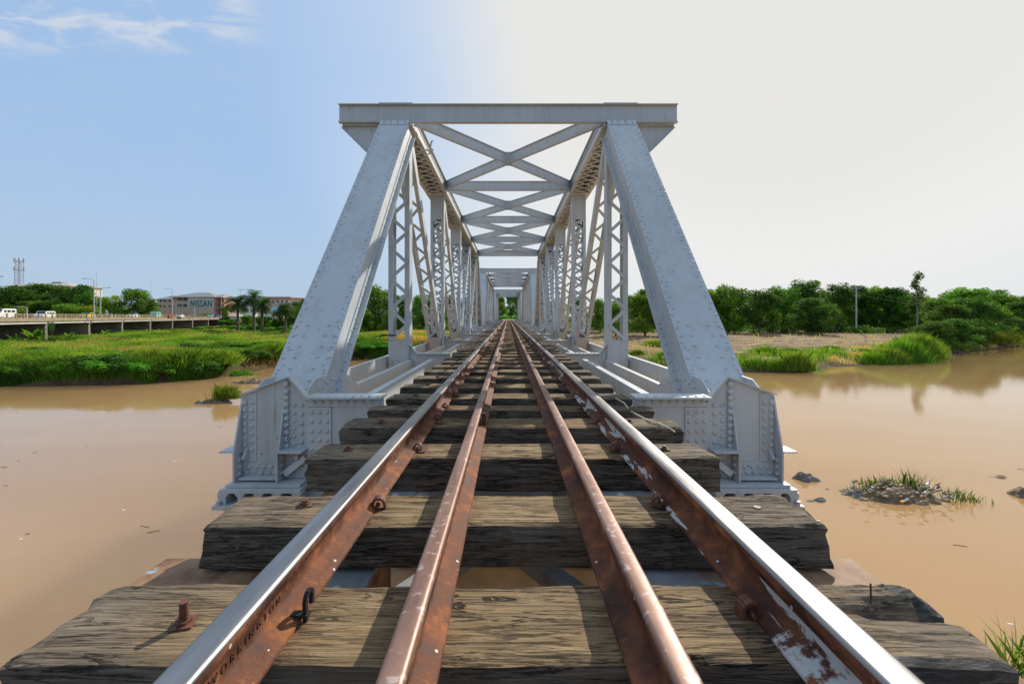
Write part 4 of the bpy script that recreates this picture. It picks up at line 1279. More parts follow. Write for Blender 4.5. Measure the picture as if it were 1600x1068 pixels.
for i, (px, Y, sx, sz) in enumerate([(274, 219, 2.2, 1.9), (286, 218, 2.6, 2.2), (308, 217, 2.2, 1.8), (322, 216, 2.0, 2.6)]):
    X = (px - VPX)*Y/FPX
    clump(VS[i % 3], X, Y, sx, sx*.9, sz, 'garden bush in front of the pink building, %s from its left end' % ordinal(i), 'bushes before the pink building', 'bush', 'bush', -.4)
for i, (px, off, sx, sz, v) in enumerate([(530, 4, 2.2, .9, 1), (560, 4, 2.4, .9, 0), (595, 3.5, 2.4, .8, 2), (655, 4, 2.0, .7, 1)]):
    X, Y = on_shore(px, off)
    clump(VS[v], X, Y, sx, sx*.9, sz, 'bush at the water line seen through the left truss, %s from the end post' % ordinal(i), 'bushes seen through the left truss', 'bush', 'bush', gz1(X, Y) - .1)
for i, (px, Y, sx, sz) in enumerate([(318, 160, 3, 1.5), (332, 150, 3.2, 1.6), (352, 152, 3, 1.8), (372, 146, 3.4, 1.9), (388, 150, 3, 1.6), (404, 142, 3.4, 1.9), (420, 148, 3, 1.7), (436, 138, 3.4, 1.8), (452, 134, 3.4, 1.8), (470, 128, 3.4, 1.8), (360, 164, 3, 2.2), (395, 166, 3.2, 2.4), (430, 160, 3.2, 2.4)]):
    X = (px - VPX)*Y/FPX
    clump(VS[(0, 2, 1)[i % 3]], X, Y, sx, sx*.9, sz, 'bush on the slope below the palms, %s from the road bridge' % ordinal(i), 'bushes on the slope below the palms', 'bush', 'bush', gz1(X, Y) - .3)
for i, (px, Y, sx, sz) in enumerate([(778, 108, 2.6, 1.7), (790, 120, 2.2, 1.4), (806, 112, 2.6, 1.6), (816, 104, 2.4, 1.7), (768, 100, 2.4, 1.6)]):
    X = (px - VPX)*Y/FPX
    clump(VS[i % 3], X, Y, sx, sx*.9, sz, 'green bush beyond the farthest span, %s' % ['left of the rails and nearer', 'left of the rails and farther', 'right of the rails and farther', 'right of the rails and nearer', 'farthest left'][i], 'bushes at the far end of the railway', 'bush', 'bush', gz1(X, Y) - .2)
for i, (px, Y, sx, sz) in enumerate([(1398, 52.6, 1.3, 1.1), (1442, 55.0, 1.4, 1.3), (1256, 44.2, .9, .8), (1372, 56, 1.4, 1.0)]):
    X = (px - VPX)*Y/FPX
    clump(VS[(1, 0, 1, 2)[i]], X, Y, sx, sx*.9, sz, 'dark shrub in the right bank reeds, %s' % ['in the middle of the tall clump', 'at the right end of the tall clump', 'at the tip of the near clump', 'behind the tall clump'][i], 'shrubs among the right bank reeds', 'bush', 'bush', gz1(X, Y) - .1)
RC = 'reed and grass clumps on the right bank'
for i, (px, py, Y, sx, sz, v) in enumerate([(1182, 581, 44.5, 1.1, .55, 0), (1212, 582, 44.0, 1.0, .6, 1), (1244, 583, 43.6, 1.25, .95, 0), (1196, 560, 52, 1.3, .55, 0), (1232, 562, 54, 1.0, .4, 1),
        (1366, 571, 51, 1.5, .8, 1), (1386, 570, 51.5, 1.6, 1.1, 0), (1410, 568, 53, 1.8, 1.4, 1), (1434, 566, 55, 1.9, 1.7, 0), (1456, 563, 57, 1.5, 1.2, 0), (1424, 548, 64, 1.8, 1.2, 1),
        (1545, 541, 80, 2.2, 1.2, 2), (1566, 539, 82, 2.4, 1.2, 2), (1600, 538, 88, 2.4, 1.3, 0), (1030, 545, 60, 1.6, .45, 0), (1038, 566, 50, .7, .4, 0), (996, 566, 52, .6, .3, 1), (1296, 547, 58, 1.1, .35, 1)]):
    X = (px - VPX)*Y/FPX
    clump(VR[v], X, Y, sx, sx*.8, sz*1.25, '%s grass clump on the right bank, %s outward from the end post' % (['green', 'bright green', 'yellow-green'][v], ordinal(i)), RC, 'reed_clump', 'grass clump')
for i, (px, Y, sx, sz) in enumerate([(1470, 68, 2.6, 1.3), (1492, 70, 2.8, 1.5), (1514, 74, 2.8, 1.4), (1482, 80, 3.4, 2.0), (1508, 82, 3.6, 2.4), (1535, 88, 3.6, 2.2), (1455, 78, 2.4, 1.2), (1600, 98, 4, 2.4)]):
    X = (px - VPX)*Y/FPX
    place_tree(VT[(1, 3)[i % 2]], X, Y, gz1(X, Y) - .9, sx*.26, 'dark rounded bush above the right bank, %s from the field' % ordinal(i), 'dark bushes right of the field', name='bush', cat='bush', sz=sz/sx*1.35)

# ================================================================== ISLETS AND DEBRIS IN THE RIVER
def lump(name, cx, cy, rx, ry, h, seed, mat, label, cat, group=None, n=(40, 12), parent=None):
    m = MB(); vs = []; na, nr = n
    for j in range(nr + 1):
        q = 1 - j/nr
        for i in range(na):
            an = 2*math.pi*i/na
            rr = q*(1 + .35*noise.noise(Vector((math.cos(an)*1.6 + seed, math.sin(an)*1.6, 1))))
            x = rx*rr*math.cos(an); y = ry*rr*math.sin(an)
            z = -.25 + (h + .25)*(1 - q**1.6)*(.55 + .9*abs(noise.noise(Vector((x*1.5 + seed*3, y*1.5, 5))))) + .35*h*noise.noise(Vector((x*4 + seed, y*4, 2)))*(1 - q)
            vs.append((x, y, z))
    fs = [(j*na + i, j*na + (i + 1) % na, (j + 1)*na + (i + 1) % na, (j + 1)*na + i) for j in range(nr) for i in range(na)]
    m.add(vs, fs, 0, False)
    o = m.build(name, mat, parent, (cx, cy, WATER) if parent is None else (cx, cy, 0))
    if label: tag(o, label, cat, group)
    return o
def tuft(parent, cx, cy, z, n, h, pal, spread, name='grass_tuft'):
    x = rng.normal(0, spread, n); y = rng.normal(0, spread*.7, n)
    Pq, c = blades(x, y, h*rng.uniform(.4, 1.1, n), .022*rng.uniform(.6, 1.4, n), .7, np.asarray(pal)[rng.integers(0, len(pal), n)]*rng.uniform(.8, 1.2, (n, 1)), z=np.zeros(n))
    return link(name, quads_mesh(name, Pq, M['blade'], c, 5), parent, (cx, cy, z))
p = atz(1395, 776, WATER)
isl = empty('debris_islet', (p.x, p.y, WATER)); tag(isl, 'low islet of rocks, rubbish and thin grass in the river on the right', 'islet')
lump('rubble', .1, .1, 2.35, 1.0, .50, 3, M['debris'], None, None, parent=isl, n=(110, 30)); lump('rubble', -.9, .2, 1.3, .6, .30, 9, M['debris'], None, None, parent=isl, n=(70, 20)); lump('rock', -1.1, .15, .75, .40, .36, 5, M['rock'], None, None, parent=isl); lump('rock', .6, -.25, .8, .35, .28, 8, M['rock'], None, None, parent=isl); lump('rock', 1.5, -.2, .5, .25, .16, 12, M['rock'], None, None, parent=isl)
for cx, cy, n, h in ((-.35, .35, 60, .55), (.15, .45, 120, .5), (.85, .3, 110, .85), (1.9, -.2, 70, .6), (2.2, -.3, 40, .35), (-.75, .3, 30, .35)):
    tuft(isl, cx, cy, .16 if cx < 1.5 else .02, n, h*.8, [[.09, .16, .03], [.16, .2, .05], [.06, .11, .02]], .24)
m = MB()
for q in range(80):
    c = Vector((random.gauss(.2, .85), random.gauss(-.15, .35), .27 + random.uniform(-.06, .12)))
    m.obox(c, Vector((1, .3, .2)).normalized(), Vector((-.3, 1, .1)).normalized(), Vector((1, .3, .2)).cross(Vector((-.3, 1, .1))).normalized(), (-.05, -.03, -.02), (random.uniform(.02, .16), random.uniform(0, .05), .02), random.choice([0]*9 + [3, 3, 3, 1, 2]))
tag(m.build('rubbish', [M['debris'], M['orange'], M['litter'], M['rock']], isl), kind='stuff')
RKG = 'rocks and drift by the right-hand bearing'
for px, py, rx, ry, h, s_, lab in ((1258, 748, 1.05, .42, .42, 21, 'rounded grey rock in the water right behind the right bearing'), (1272, 782, .95, .3, .24, 22, 'flat mottled rock just beyond the second sleeper end on the right'), (1290, 763, .42, .2, .22, 23, 'small dark rock between the bearing and the islet'), (1318, 766, .3, .15, .12, 24, 'tiny low stone touching the left end of the islet')):
    p = atz(px, py, WATER); lump('rock', p.x, p.y, rx*.62, ry, h, s_, M['rock'], lab, 'rock', RKG)
for px, py, rx, ry, h, s_, lab in ((1562, 744, 1.0, .35, .22, 31, 'thin floating drift of twigs at the right picture edge, the farther one'), (1596, 774, .55, .42, .6, 32, 'dark drift heap cut by the right picture edge')):
    p = atz(px, py, WATER); lump('drift', p.x, p.y, rx, ry, h, s_, M['debris'], lab, 'driftwood', 'drift at the right edge')
p = atz(340, 629, WATER)
isl2 = empty('grass_islet', (p.x, p.y, WATER)); tag(isl2, 'small dark debris islet with a green grass tuft in the river on the left', 'islet')
lump('rubble', 0, 0, 1.65, .7, .55, 41, M['debris'], None, None, parent=isl2, n=(48, 14)); lump('rock', -1.0, -.2, .55, .35, .40, 42, M['rock'], None, None, parent=isl2); lump('rock', -2.1, .1, .32, .18, .16, 44, M['rock'], None, None, parent=isl2)
tuft(isl2, .45, .1, .35, 900, 1.0, [[.19, .27, .03], [.13, .22, .025]], .34); tuft(isl2, 1.05, .15, .30, 240, .6, [[.2, .25, .05]], .22)
p = atz(395, 598, WATER)
lump('debris_bank', p.x, p.y, 2.4, .9, .55, 51, M['debris'], 'dark heap of driftwood and mud along the left bank beside the end post', 'driftwood', n=(48, 14))
p = atz(1594, 1060, WATER)
isl3 = empty('weed_clump', (p.x + .55, p.y, WATER)); tag(isl3, 'leafy weeds in the water at the bottom right picture corner', 'weeds')
lump('mud', 0, 0, .5, .5, .15, 61, M['debris'], None, None, parent=isl3); tuft(isl3, 0, 0, .05, 420, .6, [[.12, .2, .04], [.2, .26, .06]], .25)

m = MB()
for q in range(52):
    Y = 6 + 40*random.random()**1.6; px = random.choice([random.uniform(-40, 420), random.uniform(1180, 1680)]); X_ = (px - VPX)*Y/FPX
    if float(shore(np.array([X_]), np.array([Y]))[0]) > -1: continue
    a = random.uniform(-.5, .5); u = Vector((math.cos(a), math.sin(a), 0)); v = Vector((-math.sin(a), math.cos(a), 0)); l_ = random.uniform(.03, .16)
    m.obox(Vector((X_, Y, WATER + .004)), u, v, Vector((0, 0, 1)), (-l_, -.012, -.01), (l_, .014, .008), random.choice([0, 0, 1]))
tag(m.build('floating_flecks', [M['debris'], M['litter']]), kind='stuff')
# litter on the far bank
def litter(pts, label):
    m = MB()
    for (px, py, Y, w) in pts:
        p = at(px, py, Y); z = gz1(p.x, Y)
        for q in range(5):
            c = Vector((p.x + random.gauss(0, w), Y + random.gauss(0, w), z + .10 + random.random()*.35))
            a = random.uniform(0, 3); u = Vector((math.cos(a), math.sin(a), random.uniform(-.4, .4))).normalized(); v = u.cross(Vector((0, .3, 1))).normalized()
            m.obox(c, u, v, u.cross(v), (-w*.4, -w*.3, -w*.2), (w*.4, w*.3, w*.2))
    tag(m.build('litter', M['litter']), kind='stuff')
litter([(597, 528, 68, .35), (606, 533, 68, .4), (648, 531, 68, .5), (662, 528, 68, .6), (655, 534, 67, .5), (595, 542, 64, .3), (1045, 561, 50, .35), (1052, 561, 50, .3), (1038, 564, 49, .3), (1300, 558, 57, .3), (1330, 560, 57, .3)], '')

# ================================================================== ROAD BRIDGE ON THE LEFT
def road_x(y): return -94 - .419*(y - 75)
ya, yb = 40.0, 214.0
rd = Vector((-.419, 1, 0)).normalized(); rn = Vector((1, .419, 0)).normalized()    # rn points to our side
def rp(y, off, z): 
    q = Vector((road_x(y), y, 0)) + rn*off; q.z = z; return q
root = empty('road_bridge', (road_x(75), 75, 0)); tag(root, 'long concrete road bridge on square piers crossing the meadow at left', 'road bridge')
inv = Matrix.Translation((-road_x(75), -75, 0))
def rbox(m, y0, y1, o0, o1, z0, z1, mi=0):
    A = [rp(y0, o0, z0), rp(y0, o1, z0), rp(y1, o1, z0), rp(y1, o0, z0), rp(y0, o0, z1), rp(y0, o1, z1), rp(y1, o1, z1), rp(y1, o0, z1)]
    m.add([inv @ p_ for p_ in A], [(0, 1, 2, 3), (7, 6, 5, 4), (0, 4, 5, 1), (1, 5, 6, 2), (2, 6, 7, 3), (3, 7, 4, 0)], mi)
m = MB(); rbox(m, ya, yb, -13, .25, -.34, .12); m.build('deck_slab', M['rail_paint'], root)
m = MB(); rbox(m, ya, yb + 120, -12.6, -.4, .121, .135); m.build('carriageway', M['road'], root)
pys = [56.5, 72, 87, 102, 117.5, 135, 153, 174, 195]
m = MB(); 
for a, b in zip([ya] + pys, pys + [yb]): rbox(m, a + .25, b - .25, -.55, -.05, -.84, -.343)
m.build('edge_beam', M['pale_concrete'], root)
m = MB()
for a, b in zip([ya] + pys, pys + [yb]):
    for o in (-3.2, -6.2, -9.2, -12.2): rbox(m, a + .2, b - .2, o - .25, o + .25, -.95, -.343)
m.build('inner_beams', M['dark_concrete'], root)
for y in pys:
    m = MB(); rbox(m, y - .38, y + .38, -13, -.35, -5.4, -.96); rbox(m, y - .5, y + .5, -13.1, -.2, -1.2, -.955)
    m.build('pier', M['concrete'], root)
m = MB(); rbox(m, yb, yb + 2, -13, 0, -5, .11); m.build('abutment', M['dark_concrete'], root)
for o in (.08, -12.8):
    m = MB()
    rbox(m, ya, yb, o - .10, o + .10, .135, .34)
    for z in (.62, .90, 1.18): rbox(m, ya, yb, o - .045, o + .045, z - .04, z + .04)
    y = ya
    while y < yb: rbox(m, y - .10, y + .10, o - .09, o + .09, .34, 1.26); y += 2.0
    m.build('parapet', M['rail_paint'], root)
m = MB()
rr = empty('stone_wall', (-137, 203, -2)); tag(rr, 'dark rough stone retaining wall at the far end of the road bridge', 'wall')
m.prism([(-8, -3.5), (9, -3.5), (9, 1.2), (-3, 1.9), (-8, 1.9)], 'y', -.5, .5); m.build('masonry', M['dark_concrete'], rr)

def street_lamp(px, Y, ptop, side, label):
    p = at(px, ptop, Y); H = p.z - .1
    o = empty('street_lamp', (p.x, Y, .1)); tag(o, label, 'street lamp', 'street lamps on the road bridge')
    m = MB(); m.tube([(0, 0, 0), (0, 0, H*.5), (0, 0, H)], [.13, .11, .08], 8); m.tube([(0, 0, H - .05), (side*.5, 0, H + .25), (side*2.2, 0, H + .32)], [.07, .06, .05], 6); m.build('post', M['galv'], o)
    m = MB(); m.box((side*2.0, -.16, H + .24), (side*2.9, .16, H + .40)); m.build('lantern', M['galv'], o)
street_lamp(147, 101, 437, -1, 'nearest tall street lamp on the road bridge, its arm to the left')
street_lamp(157, 107, 451, 1, 'shorter street lamp with its arm to the right beside the nearest tall lamp')
street_lamp(269, 150, 452, -1, 'street lamp standing against the pink building')
street_lamp(304, 168, 476, 1, 'farthest street lamp, in front of the painted sign')
street_lamp(-14, 88, 434, 1, 'street lamp whose arm alone enters at the left picture edge')
street_lamp(42, 98, 481, -1, 'short pale post on the road bridge right of the white van')
for px, Y, pt, lab in ((151, 190, 424, 'thin aerial pole rising behind the nearest street lamp'), (236, 230, 434, 'thin mast rising left of the pink building')):
    p = at(px, pt, Y); o = empty('aerial_pole', (p.x, Y, -.3)); tag(o, lab, 'aerial', 'thin aerial poles')
    m = MB(); m.tube([(0, 0, 0), (0, 0, p.z + .3)], [.12, .05], 6); m.build('pole', M['galv'], o)

# ---- vehicles
def vehicle(px, Y, kind, paint, label, off=-3.0, roof=None, flip=1, name='car'):
    x = (px - VPX)*Y/FPX
    o = empty(name, (x, Y, .14), math.atan2(rd.y, rd.x) + (0 if flip > 0 else math.pi)); tag(o, label, 'van' if kind == 'van' else 'car', 'vehicles on the road bridge')
    if kind == 'van':
        Lc, Wd = 4.7, 1.8; prof = [(-2.35, .35), (-2.3, 1.9), (-2.1, 2.05), (1.0, 2.05), (1.7, 1.25), (2.3, 1.05), (2.35, .35)]
        win = [(-2.0, 1.3, -1.0, 1.8), (-.8, 1.3, .1, 1.8), (.3, 1.3, .95, 1.8)]
    else:
        Lc, Wd = 4.3, 1.7; prof = [(-2.15, .35), (-2.1, .9), (-1.6, .98), (-1.1, 1.42), (.35, 1.45), (1.05, .98), (2.0, .85), (2.15, .35)]
        win = [(-1.2, 1.0, -.35, 1.34), (-.25, 1.0, .5, 1.34)]
    m = MB(); m.prism(prof, 'y', -Wd/2, Wd/2)
    if roof:
        m2 = MB(); m2.prism([(-1.15, 1.455), (.4, 1.46), (.35, 1.49), (-1.05, 1.49)], 'y', -Wd/2 + .02, Wd/2 - .02); m2.build('roof', M[roof], o)
    m.build('body', M[paint], o)
    for a, b, c, d in win:
        for s in (-1, 1):
            g = MB(); g.box((a, s*Wd/2, b), (c, s*(Wd/2 + .012), d)); g.build('window', M['glass'], o)
    g = MB(); zt = 1.95 if kind == 'van' else 1.40; xa = 1.08 if kind == 'van' else .45; xb = 1.62 if kind == 'van' else .98; zb = 1.36 if kind == 'van' else 1.05
    g.add([(xa, -.72, zt), (xa, .72, zt), (xb, .76, zb), (xb, -.76, zb)], [(0, 3, 2, 1)]); g.xf(lambda q: (q[0] + .03, q[1], q[2] + .03)); g.build('windscreen', M['glass'], o)
    for s in (-1, 1):
        for wx in (-1.35, 1.35):
            w = MB(); w.tube([(wx, s*(Wd/2 - .2), .32), (wx, s*(Wd/2 + .01), .32)], .32, 14, smooth=False)
            wo = w.build('wheel', M['tyre'], o)
            w = MB(); w.tube([(wx, s*(Wd/2 - .1), .32), (wx, s*(Wd/2 + .02), .32)], .18, 10, smooth=False); w.build('rim', M['galv'], wo)
        h_ = MB(); h_.box((prof[-1][0] - .08, s*.45, .68), (prof[-1][0] + .015, s*.75, .84)); h_.build('headlight', M['lamp'], o)
    return o
vehicle(2, 79, 'van', 'white_paint', 'white minibus at the left picture edge on the road bridge', flip=-1, name='minibus')
vehicle(70, 88, 'van', 'white_paint', 'white pickup van right of the minibus, behind the parapet', flip=-1, name='van').scale = (.85, .85, .82)
vehicle(137, 104, 'car', 'yellow_paint', 'yellow taxi with a pale green roof below the nearest street lamp', roof='teal_paint', flip=-1)
vehicle(208, 127, 'car', 'white_paint', 'white saloon car left of the pink building on the road bridge', flip=-1)
vehicle(244, 143, 'van', 'teal_paint', 'pale green van before the left end of the pink building', flip=1, name='van')
vehicle(264, 149, 'car', 'red_paint', 'red saloon car on the road bridge beside the pale green van', flip=1)
vehicle(281, 158, 'car', 'white_paint', 'white hatchback car right of the red car', flip=-1)
vehicle(330, 185, 'car', 'teal_paint', 'grey-green car beyond the end of the road bridge', flip=-1)
vehicle(339, 187, 'car', 'blue_paint', 'dark blue car at the far end of the road bridge below the painted sign', flip=-1)

# ---- buildings
def wins(root, xs, zs, y, w, h):
    for x in xs:
        for z in zs:
            m = MB(); m.box((x - w/2, y - .06, z), (x + w/2, y + .05, z + h)); f = m.build('window', M['glass'], root)
            g = MB(); g.box((x - w/2 - .1, y - .14, z - .14), (x + w/2 + .1, y + .02, z - .02)); g.box((x - .05, y - .09, z), (x + .05, y - .061, z + h)); g.build('sill', M['pale_concrete'], f)
def hip(m, x0, x1, y0, y1, z0, z1, inset, ov=.6):
    x0 -= ov; x1 += ov; y0 -= ov; y1 += ov; ym = (y0 + y1)/2
    m.add([(x0, y0, z0), (x1, y0, z0), (x1, y1, z0), (x0, y1, z0), (x0 + inset, ym, z1), (x1 - inset, ym, z1)], [(0, 1, 5, 4), (1, 2, 5), (2, 3, 4, 5), (3, 0, 4), (3, 2, 1, 0)])
    m.box((x0, y0, z0 - .22), (x1, y1, z0 - .004))
Yb = 225.0; S = Yb/FPX
def X(px): return (px - VPX)*S
def Z(py): return CAMZ + (VPY - py)*S
o = empty('pink_building', (X(300), Yb, 0)); tag(o, 'pink two storey building with grey hipped roofs and a large painted sign', 'building')
zt = Z(464)
m = MB(); m.box((X(269) - o.location.x, 0, -.6), (X(296.5) - o.location.x, 14, zt)); m.box((X(238) - o.location.x, 3, -.6), (X(269) - o.location.x, 14, Z(467)))
m.box((X(296.5) - o.location.x, -1.2, -.6), (X(337) - o.location.x, 13, zt)); m.build('wall', M['pink_wall'], o)
m = MB(); m.box((X(337) - o.location.x, 1.5, -.6), (X(347) - o.location.x, 12, zt)); m.box((X(336) - o.location.x, -.8, Z(481)), (X(350) - o.location.x, 1.5, Z(482.5)))
for px in (341, 346.5): m.box((X(px) - o.location.x - .15, -.6, -.4), (X(px) - o.location.x + .15, -.3, zt))
m.box((X(337) - o.location.x, -.8, Z(473)), (X(347) - o.location.x, 1.5, Z(474))); m.build('balcony', M['brown_wall'], o)
m = MB(); hip(m, X(269) - o.location.x, X(338) - o.location.x, -1.2, 14, zt, Z(456), 9); hip(m, X(338) - o.location.x - 2, X(347) - o.location.x, -.5, 12, zt - .1, Z(458.5), 3); m.build('roof', M['grey_roof'], o)
m = MB(); hip(m, X(238) - o.location.x, X(268) - o.location.x, 3, 14, Z(467), Z(460.5), 5); m.build('roof', M['grey_roof'], o)
wins(o, [X(px) - o.location.x for px in (279, 283, 288, 291)], [Z(469.5), Z(479)], 0, 1.0, 1.5)
wins(o, [X(px) - o.location.x for px in (244, 250, 258, 264)], [Z(471.5), Z(479.5)], 3, 1.0, 1.3)
m = MB(); m.box((X(298) - o.location.x, -1.35, Z(480)), (X(336) - o.location.x, -1.21, Z(465.5))); sg = m.build('sign_board', M['green_sign'], o)
cu = bpy.data.curves.new('sign_lettering', 'FONT'); cu.body = 'NISSAN'; cu.size = 4.6; cu.extrude = .05; cu.align_x = 'CENTER'; cu.space_character = 1.12; cu.offset = .08
to = bpy.data.objects.new('sign_lettering', cu); COL.objects.link(to); dg = bpy.context.evaluated_depsgraph_get()
me = bpy.data.meshes.new_from_object(to.evaluated_get(dg)); bpy.data.objects.remove(to); me.materials.clear(); me.materials.append(M['sign_dark'])
lt = link('sign_lettering', me, sg); lt.rotation_euler = (R(90), 0, 0); lt.location = (X(317.2) - o.location.x, -1.40, Z(478.6)); lt.scale = (.72, 1.05, 1)

Yb = 255.0; S = Yb/FPX
o = empty('long_roofed_building', (X(62), Yb, 0)); tag(o, 'long pale roofed building rising behind the trees under the mast', 'building')
m = MB(); m.box((X(12) - o.location.x, 0, -.5), (X(110) - o.location.x, 20, Z(447))); m.build('wall', M['cream_wall'], o)
m = MB(); hip(m, X(12) - o.location.x, X(110) - o.location.x, 0, 20, Z(446.5), Z(439.5), 14, 1.0); m.build('roof', M['tan_roof'], o)
m = MB(); m.box((X(59) - o.location.x, 8, Z(441.5)), (X(74) - o.location.x, 12, Z(438.6))); m.build('roof_vent', M['mast'], o)
wins(o, [X(px) - o.location.x for px in range(18, 108, 8)], [Z(451), Z(459)], 0, 1.4, 1.6)
Yb = 215.0; S = Yb/FPX
o = empty('brown_building', (X(445), Yb, 0)); tag(o, 'brown flat roofed building behind the right-hand palms', 'building')
m = MB(); m.box((X(414) - o.location.x, 0, -.5), (X(474) - o.location.x, 12, Z(466.5))); m.build('wall', M['pink_wall'], o)
m = MB(); m.box((X(412) - o.location.x, -.8, Z(466.5)), (X(455) - o.location.x, 13, Z(463.5))); m.box((X(455) - o.location.x, -.6, Z(467)), (X(475) - o.location.x, 13, Z(465.6))); m.build('roof', M['brown_wall'], o)
wins(o, [X(px) - o.location.x for px in (420, 427, 434, 441, 448)], [Z(473)], 0, 1.0, 1.4)
Yb = 200.0; S = Yb/FPX
o = empty('white_shed', (X(385), Yb, 0)); tag(o, 'low white building glimpsed between the palm trunks', 'building')
m = MB(); m.box((X(374) - o.location.x, 0, -.5), (X(398) - o.location.x, 8, Z(480))); m.build('wall', M['litter'], o)
m = MB(); hip(m, X(374) - o.location.x, X(398) - o.location.x, 0, 8, Z(480), Z(476), 3); m.build('roof', M['grey_roof'], o)
wins(o, [X(px) - o.location.x for px in (378, 383, 388, 393)], [Z(487)], 0, .9, 1.4)
o = empty('blue_shed', (X(431), Yb - 2, 0)); tag(o, 'pale blue roofed shed between the palms and the end post', 'building')
m = MB(); m.box((X(422) - o.location.x, 0, -.5), (X(446) - o.location.x, 6, Z(488))); m.build('wall', M['litter'], o)
m = MB(); hip(m, X(422) - o.location.x, X(446) - o.location.x, 0, 6, Z(488), Z(477), 3); m.build('roof', simple('pale_blue_roof', (.30, .48, .62), .6, var=.1), o)
Yb = 190.0; S = Yb/FPX
o = empty('low_hut', (X(362), Yb, 0)); tag(o, 'low hut with a tan roof above the stone wall', 'hut')
m = MB(); m.box((X(353) - o.location.x, 0, -.5), (X(372) - o.location.x, 5, Z(494))); m.build('wall', M['cream_wall'], o)
m = MB(); hip(m, X(353) - o.location.x, X(372) - o.location.x, 0, 5, Z(494), Z(490), 2); m.build('roof', M['tan_roof'], o)

# ---- communications mast
Yb = 262.0; S = Yb/FPX
o = empty('communications_mast', (X(30), Yb, 0)); tag(o, 'lattice communications mast with two rings of antennas above the trees', 'mast')
H = Z(402)
m = MB(); hw = [1.7, 1.15]
def leg(sx, sy, z): k = hw[0] + (hw[1] - hw[0])*z/H; return Vector((sx*k, sy*k, z))
for sx, sy in ((-1, -1), (1, -1), (1, 1), (-1, 1)): m.bar(leg(sx, sy, -.5), leg(sx, sy, H), .2, .2, (0, 1, 0))
z = 0
cs = [(-1, -1), (1, -1), (1, 1), (-1, 1)]
while z < H - 2:
    for i in range(4):
        a, b = cs[i], cs[(i + 1) % 4]
        m.bar(leg(*a, z), leg(*b, z + 2.2), .08, .08, (0, 0, 1)); m.bar(leg(*b, z), leg(*a, z + 2.2), .08, .08, (0, 0, 1)); m.bar(leg(*a, z), leg(*b, z), .08, .08, (0, 0, 1))
    z += 2.2
m.build('lattice', M['mast'], o)
for zc in (H - 2.0, H - 7.5):
    m = MB()
    for i in range(6):
        an = i*math.pi/3 + .3; c = Vector((2.3*math.cos(an), 2.3*math.sin(an), zc))
        m.box((c.x - .25, c.y - .2, c.z - 1.0), (c.x + .25, c.y + .2, c.z + 1.0))
    m.tube([Vector((2.2*math.cos(q*math.pi/6), 2.2*math.sin(q*math.pi/6), zc - .6)) for q in range(13)], .09, 5); m.build('antenna_ring', M['mast'], o)

# ---- utility poles and wires
p = at(1338, 448, 99); g = gz1(p.x, 99)
o = empty('utility_pole', (p.x, 99, g)); tag(o, 'pale utility pole with a crossarm at the edge of the ploughed field', 'utility pole')
H = p.z - g
m = MB(); m.tube([(0, 0, -.3), (0, 0, H)], [.19, .13], 8); m.build('pole', M['wood_pole'], o)
m = MB(); m.bar((-1.1, 0, H - .4), (1.1, .2, H - .4), .14, .14); m.bar((-.6, 0, H - 2.2), (.9, .1, H - 2.2), .11, .11)
for q in (-1, -.5, .5, 1): m.tube([(q, .05, H - .35), (q, .05, H + .0)], .07, 6)
m.build('crossarm', M['galv'], o)
for k, (dx, za, xb_, zb, lab) in enumerate(((-1.0, H - .1, 1660, 519, 'thin overhead wire sagging from the utility pole to the right, lower one'), (1.0, H - 2.1, 1660, 509, 'thin overhead wire sagging from the utility pole to the right, upper one'))):
    A = Vector((p.x + dx, 99, g + H - .1 - 1.9*k)); B = at(xb_, zb, 84); m = MB(); pts = []
    for i in range(15):
        t = i/14; q = A.lerp(B, t); q.z -= 1.2*4*t*(1 - t)*.4; pts.append(q)
    m.tube(pts, .012, 5); tag(m.build('overhead_wire', M['galv']), lab, 'wire', 'overhead wires on the right')
p = at(383, 452, 185)
o = empty('power_frame', (p.x, 185, -.3)); tag(o, 'wooden double power pole with a long crossarm behind the palms', 'utility pole')
m = MB(); H = p.z + .3
for q in (-2.2, 1.8): m.tube([(q, 0, 0), (q, 0, H)], [.16, .12], 6)
m.build('pole', M['wood_pole'], o)
m = MB(); m.bar((-3.4, 0, H - .05), (3.4, 0, H - .05), .16, .16)
for q in (-3.2, -1.2, 1.0, 3.2): m.tube([(q, 0, H), (q, 0, H + .7)], .08, 5)
m.build('crossarm', M['wood_pole'], o)

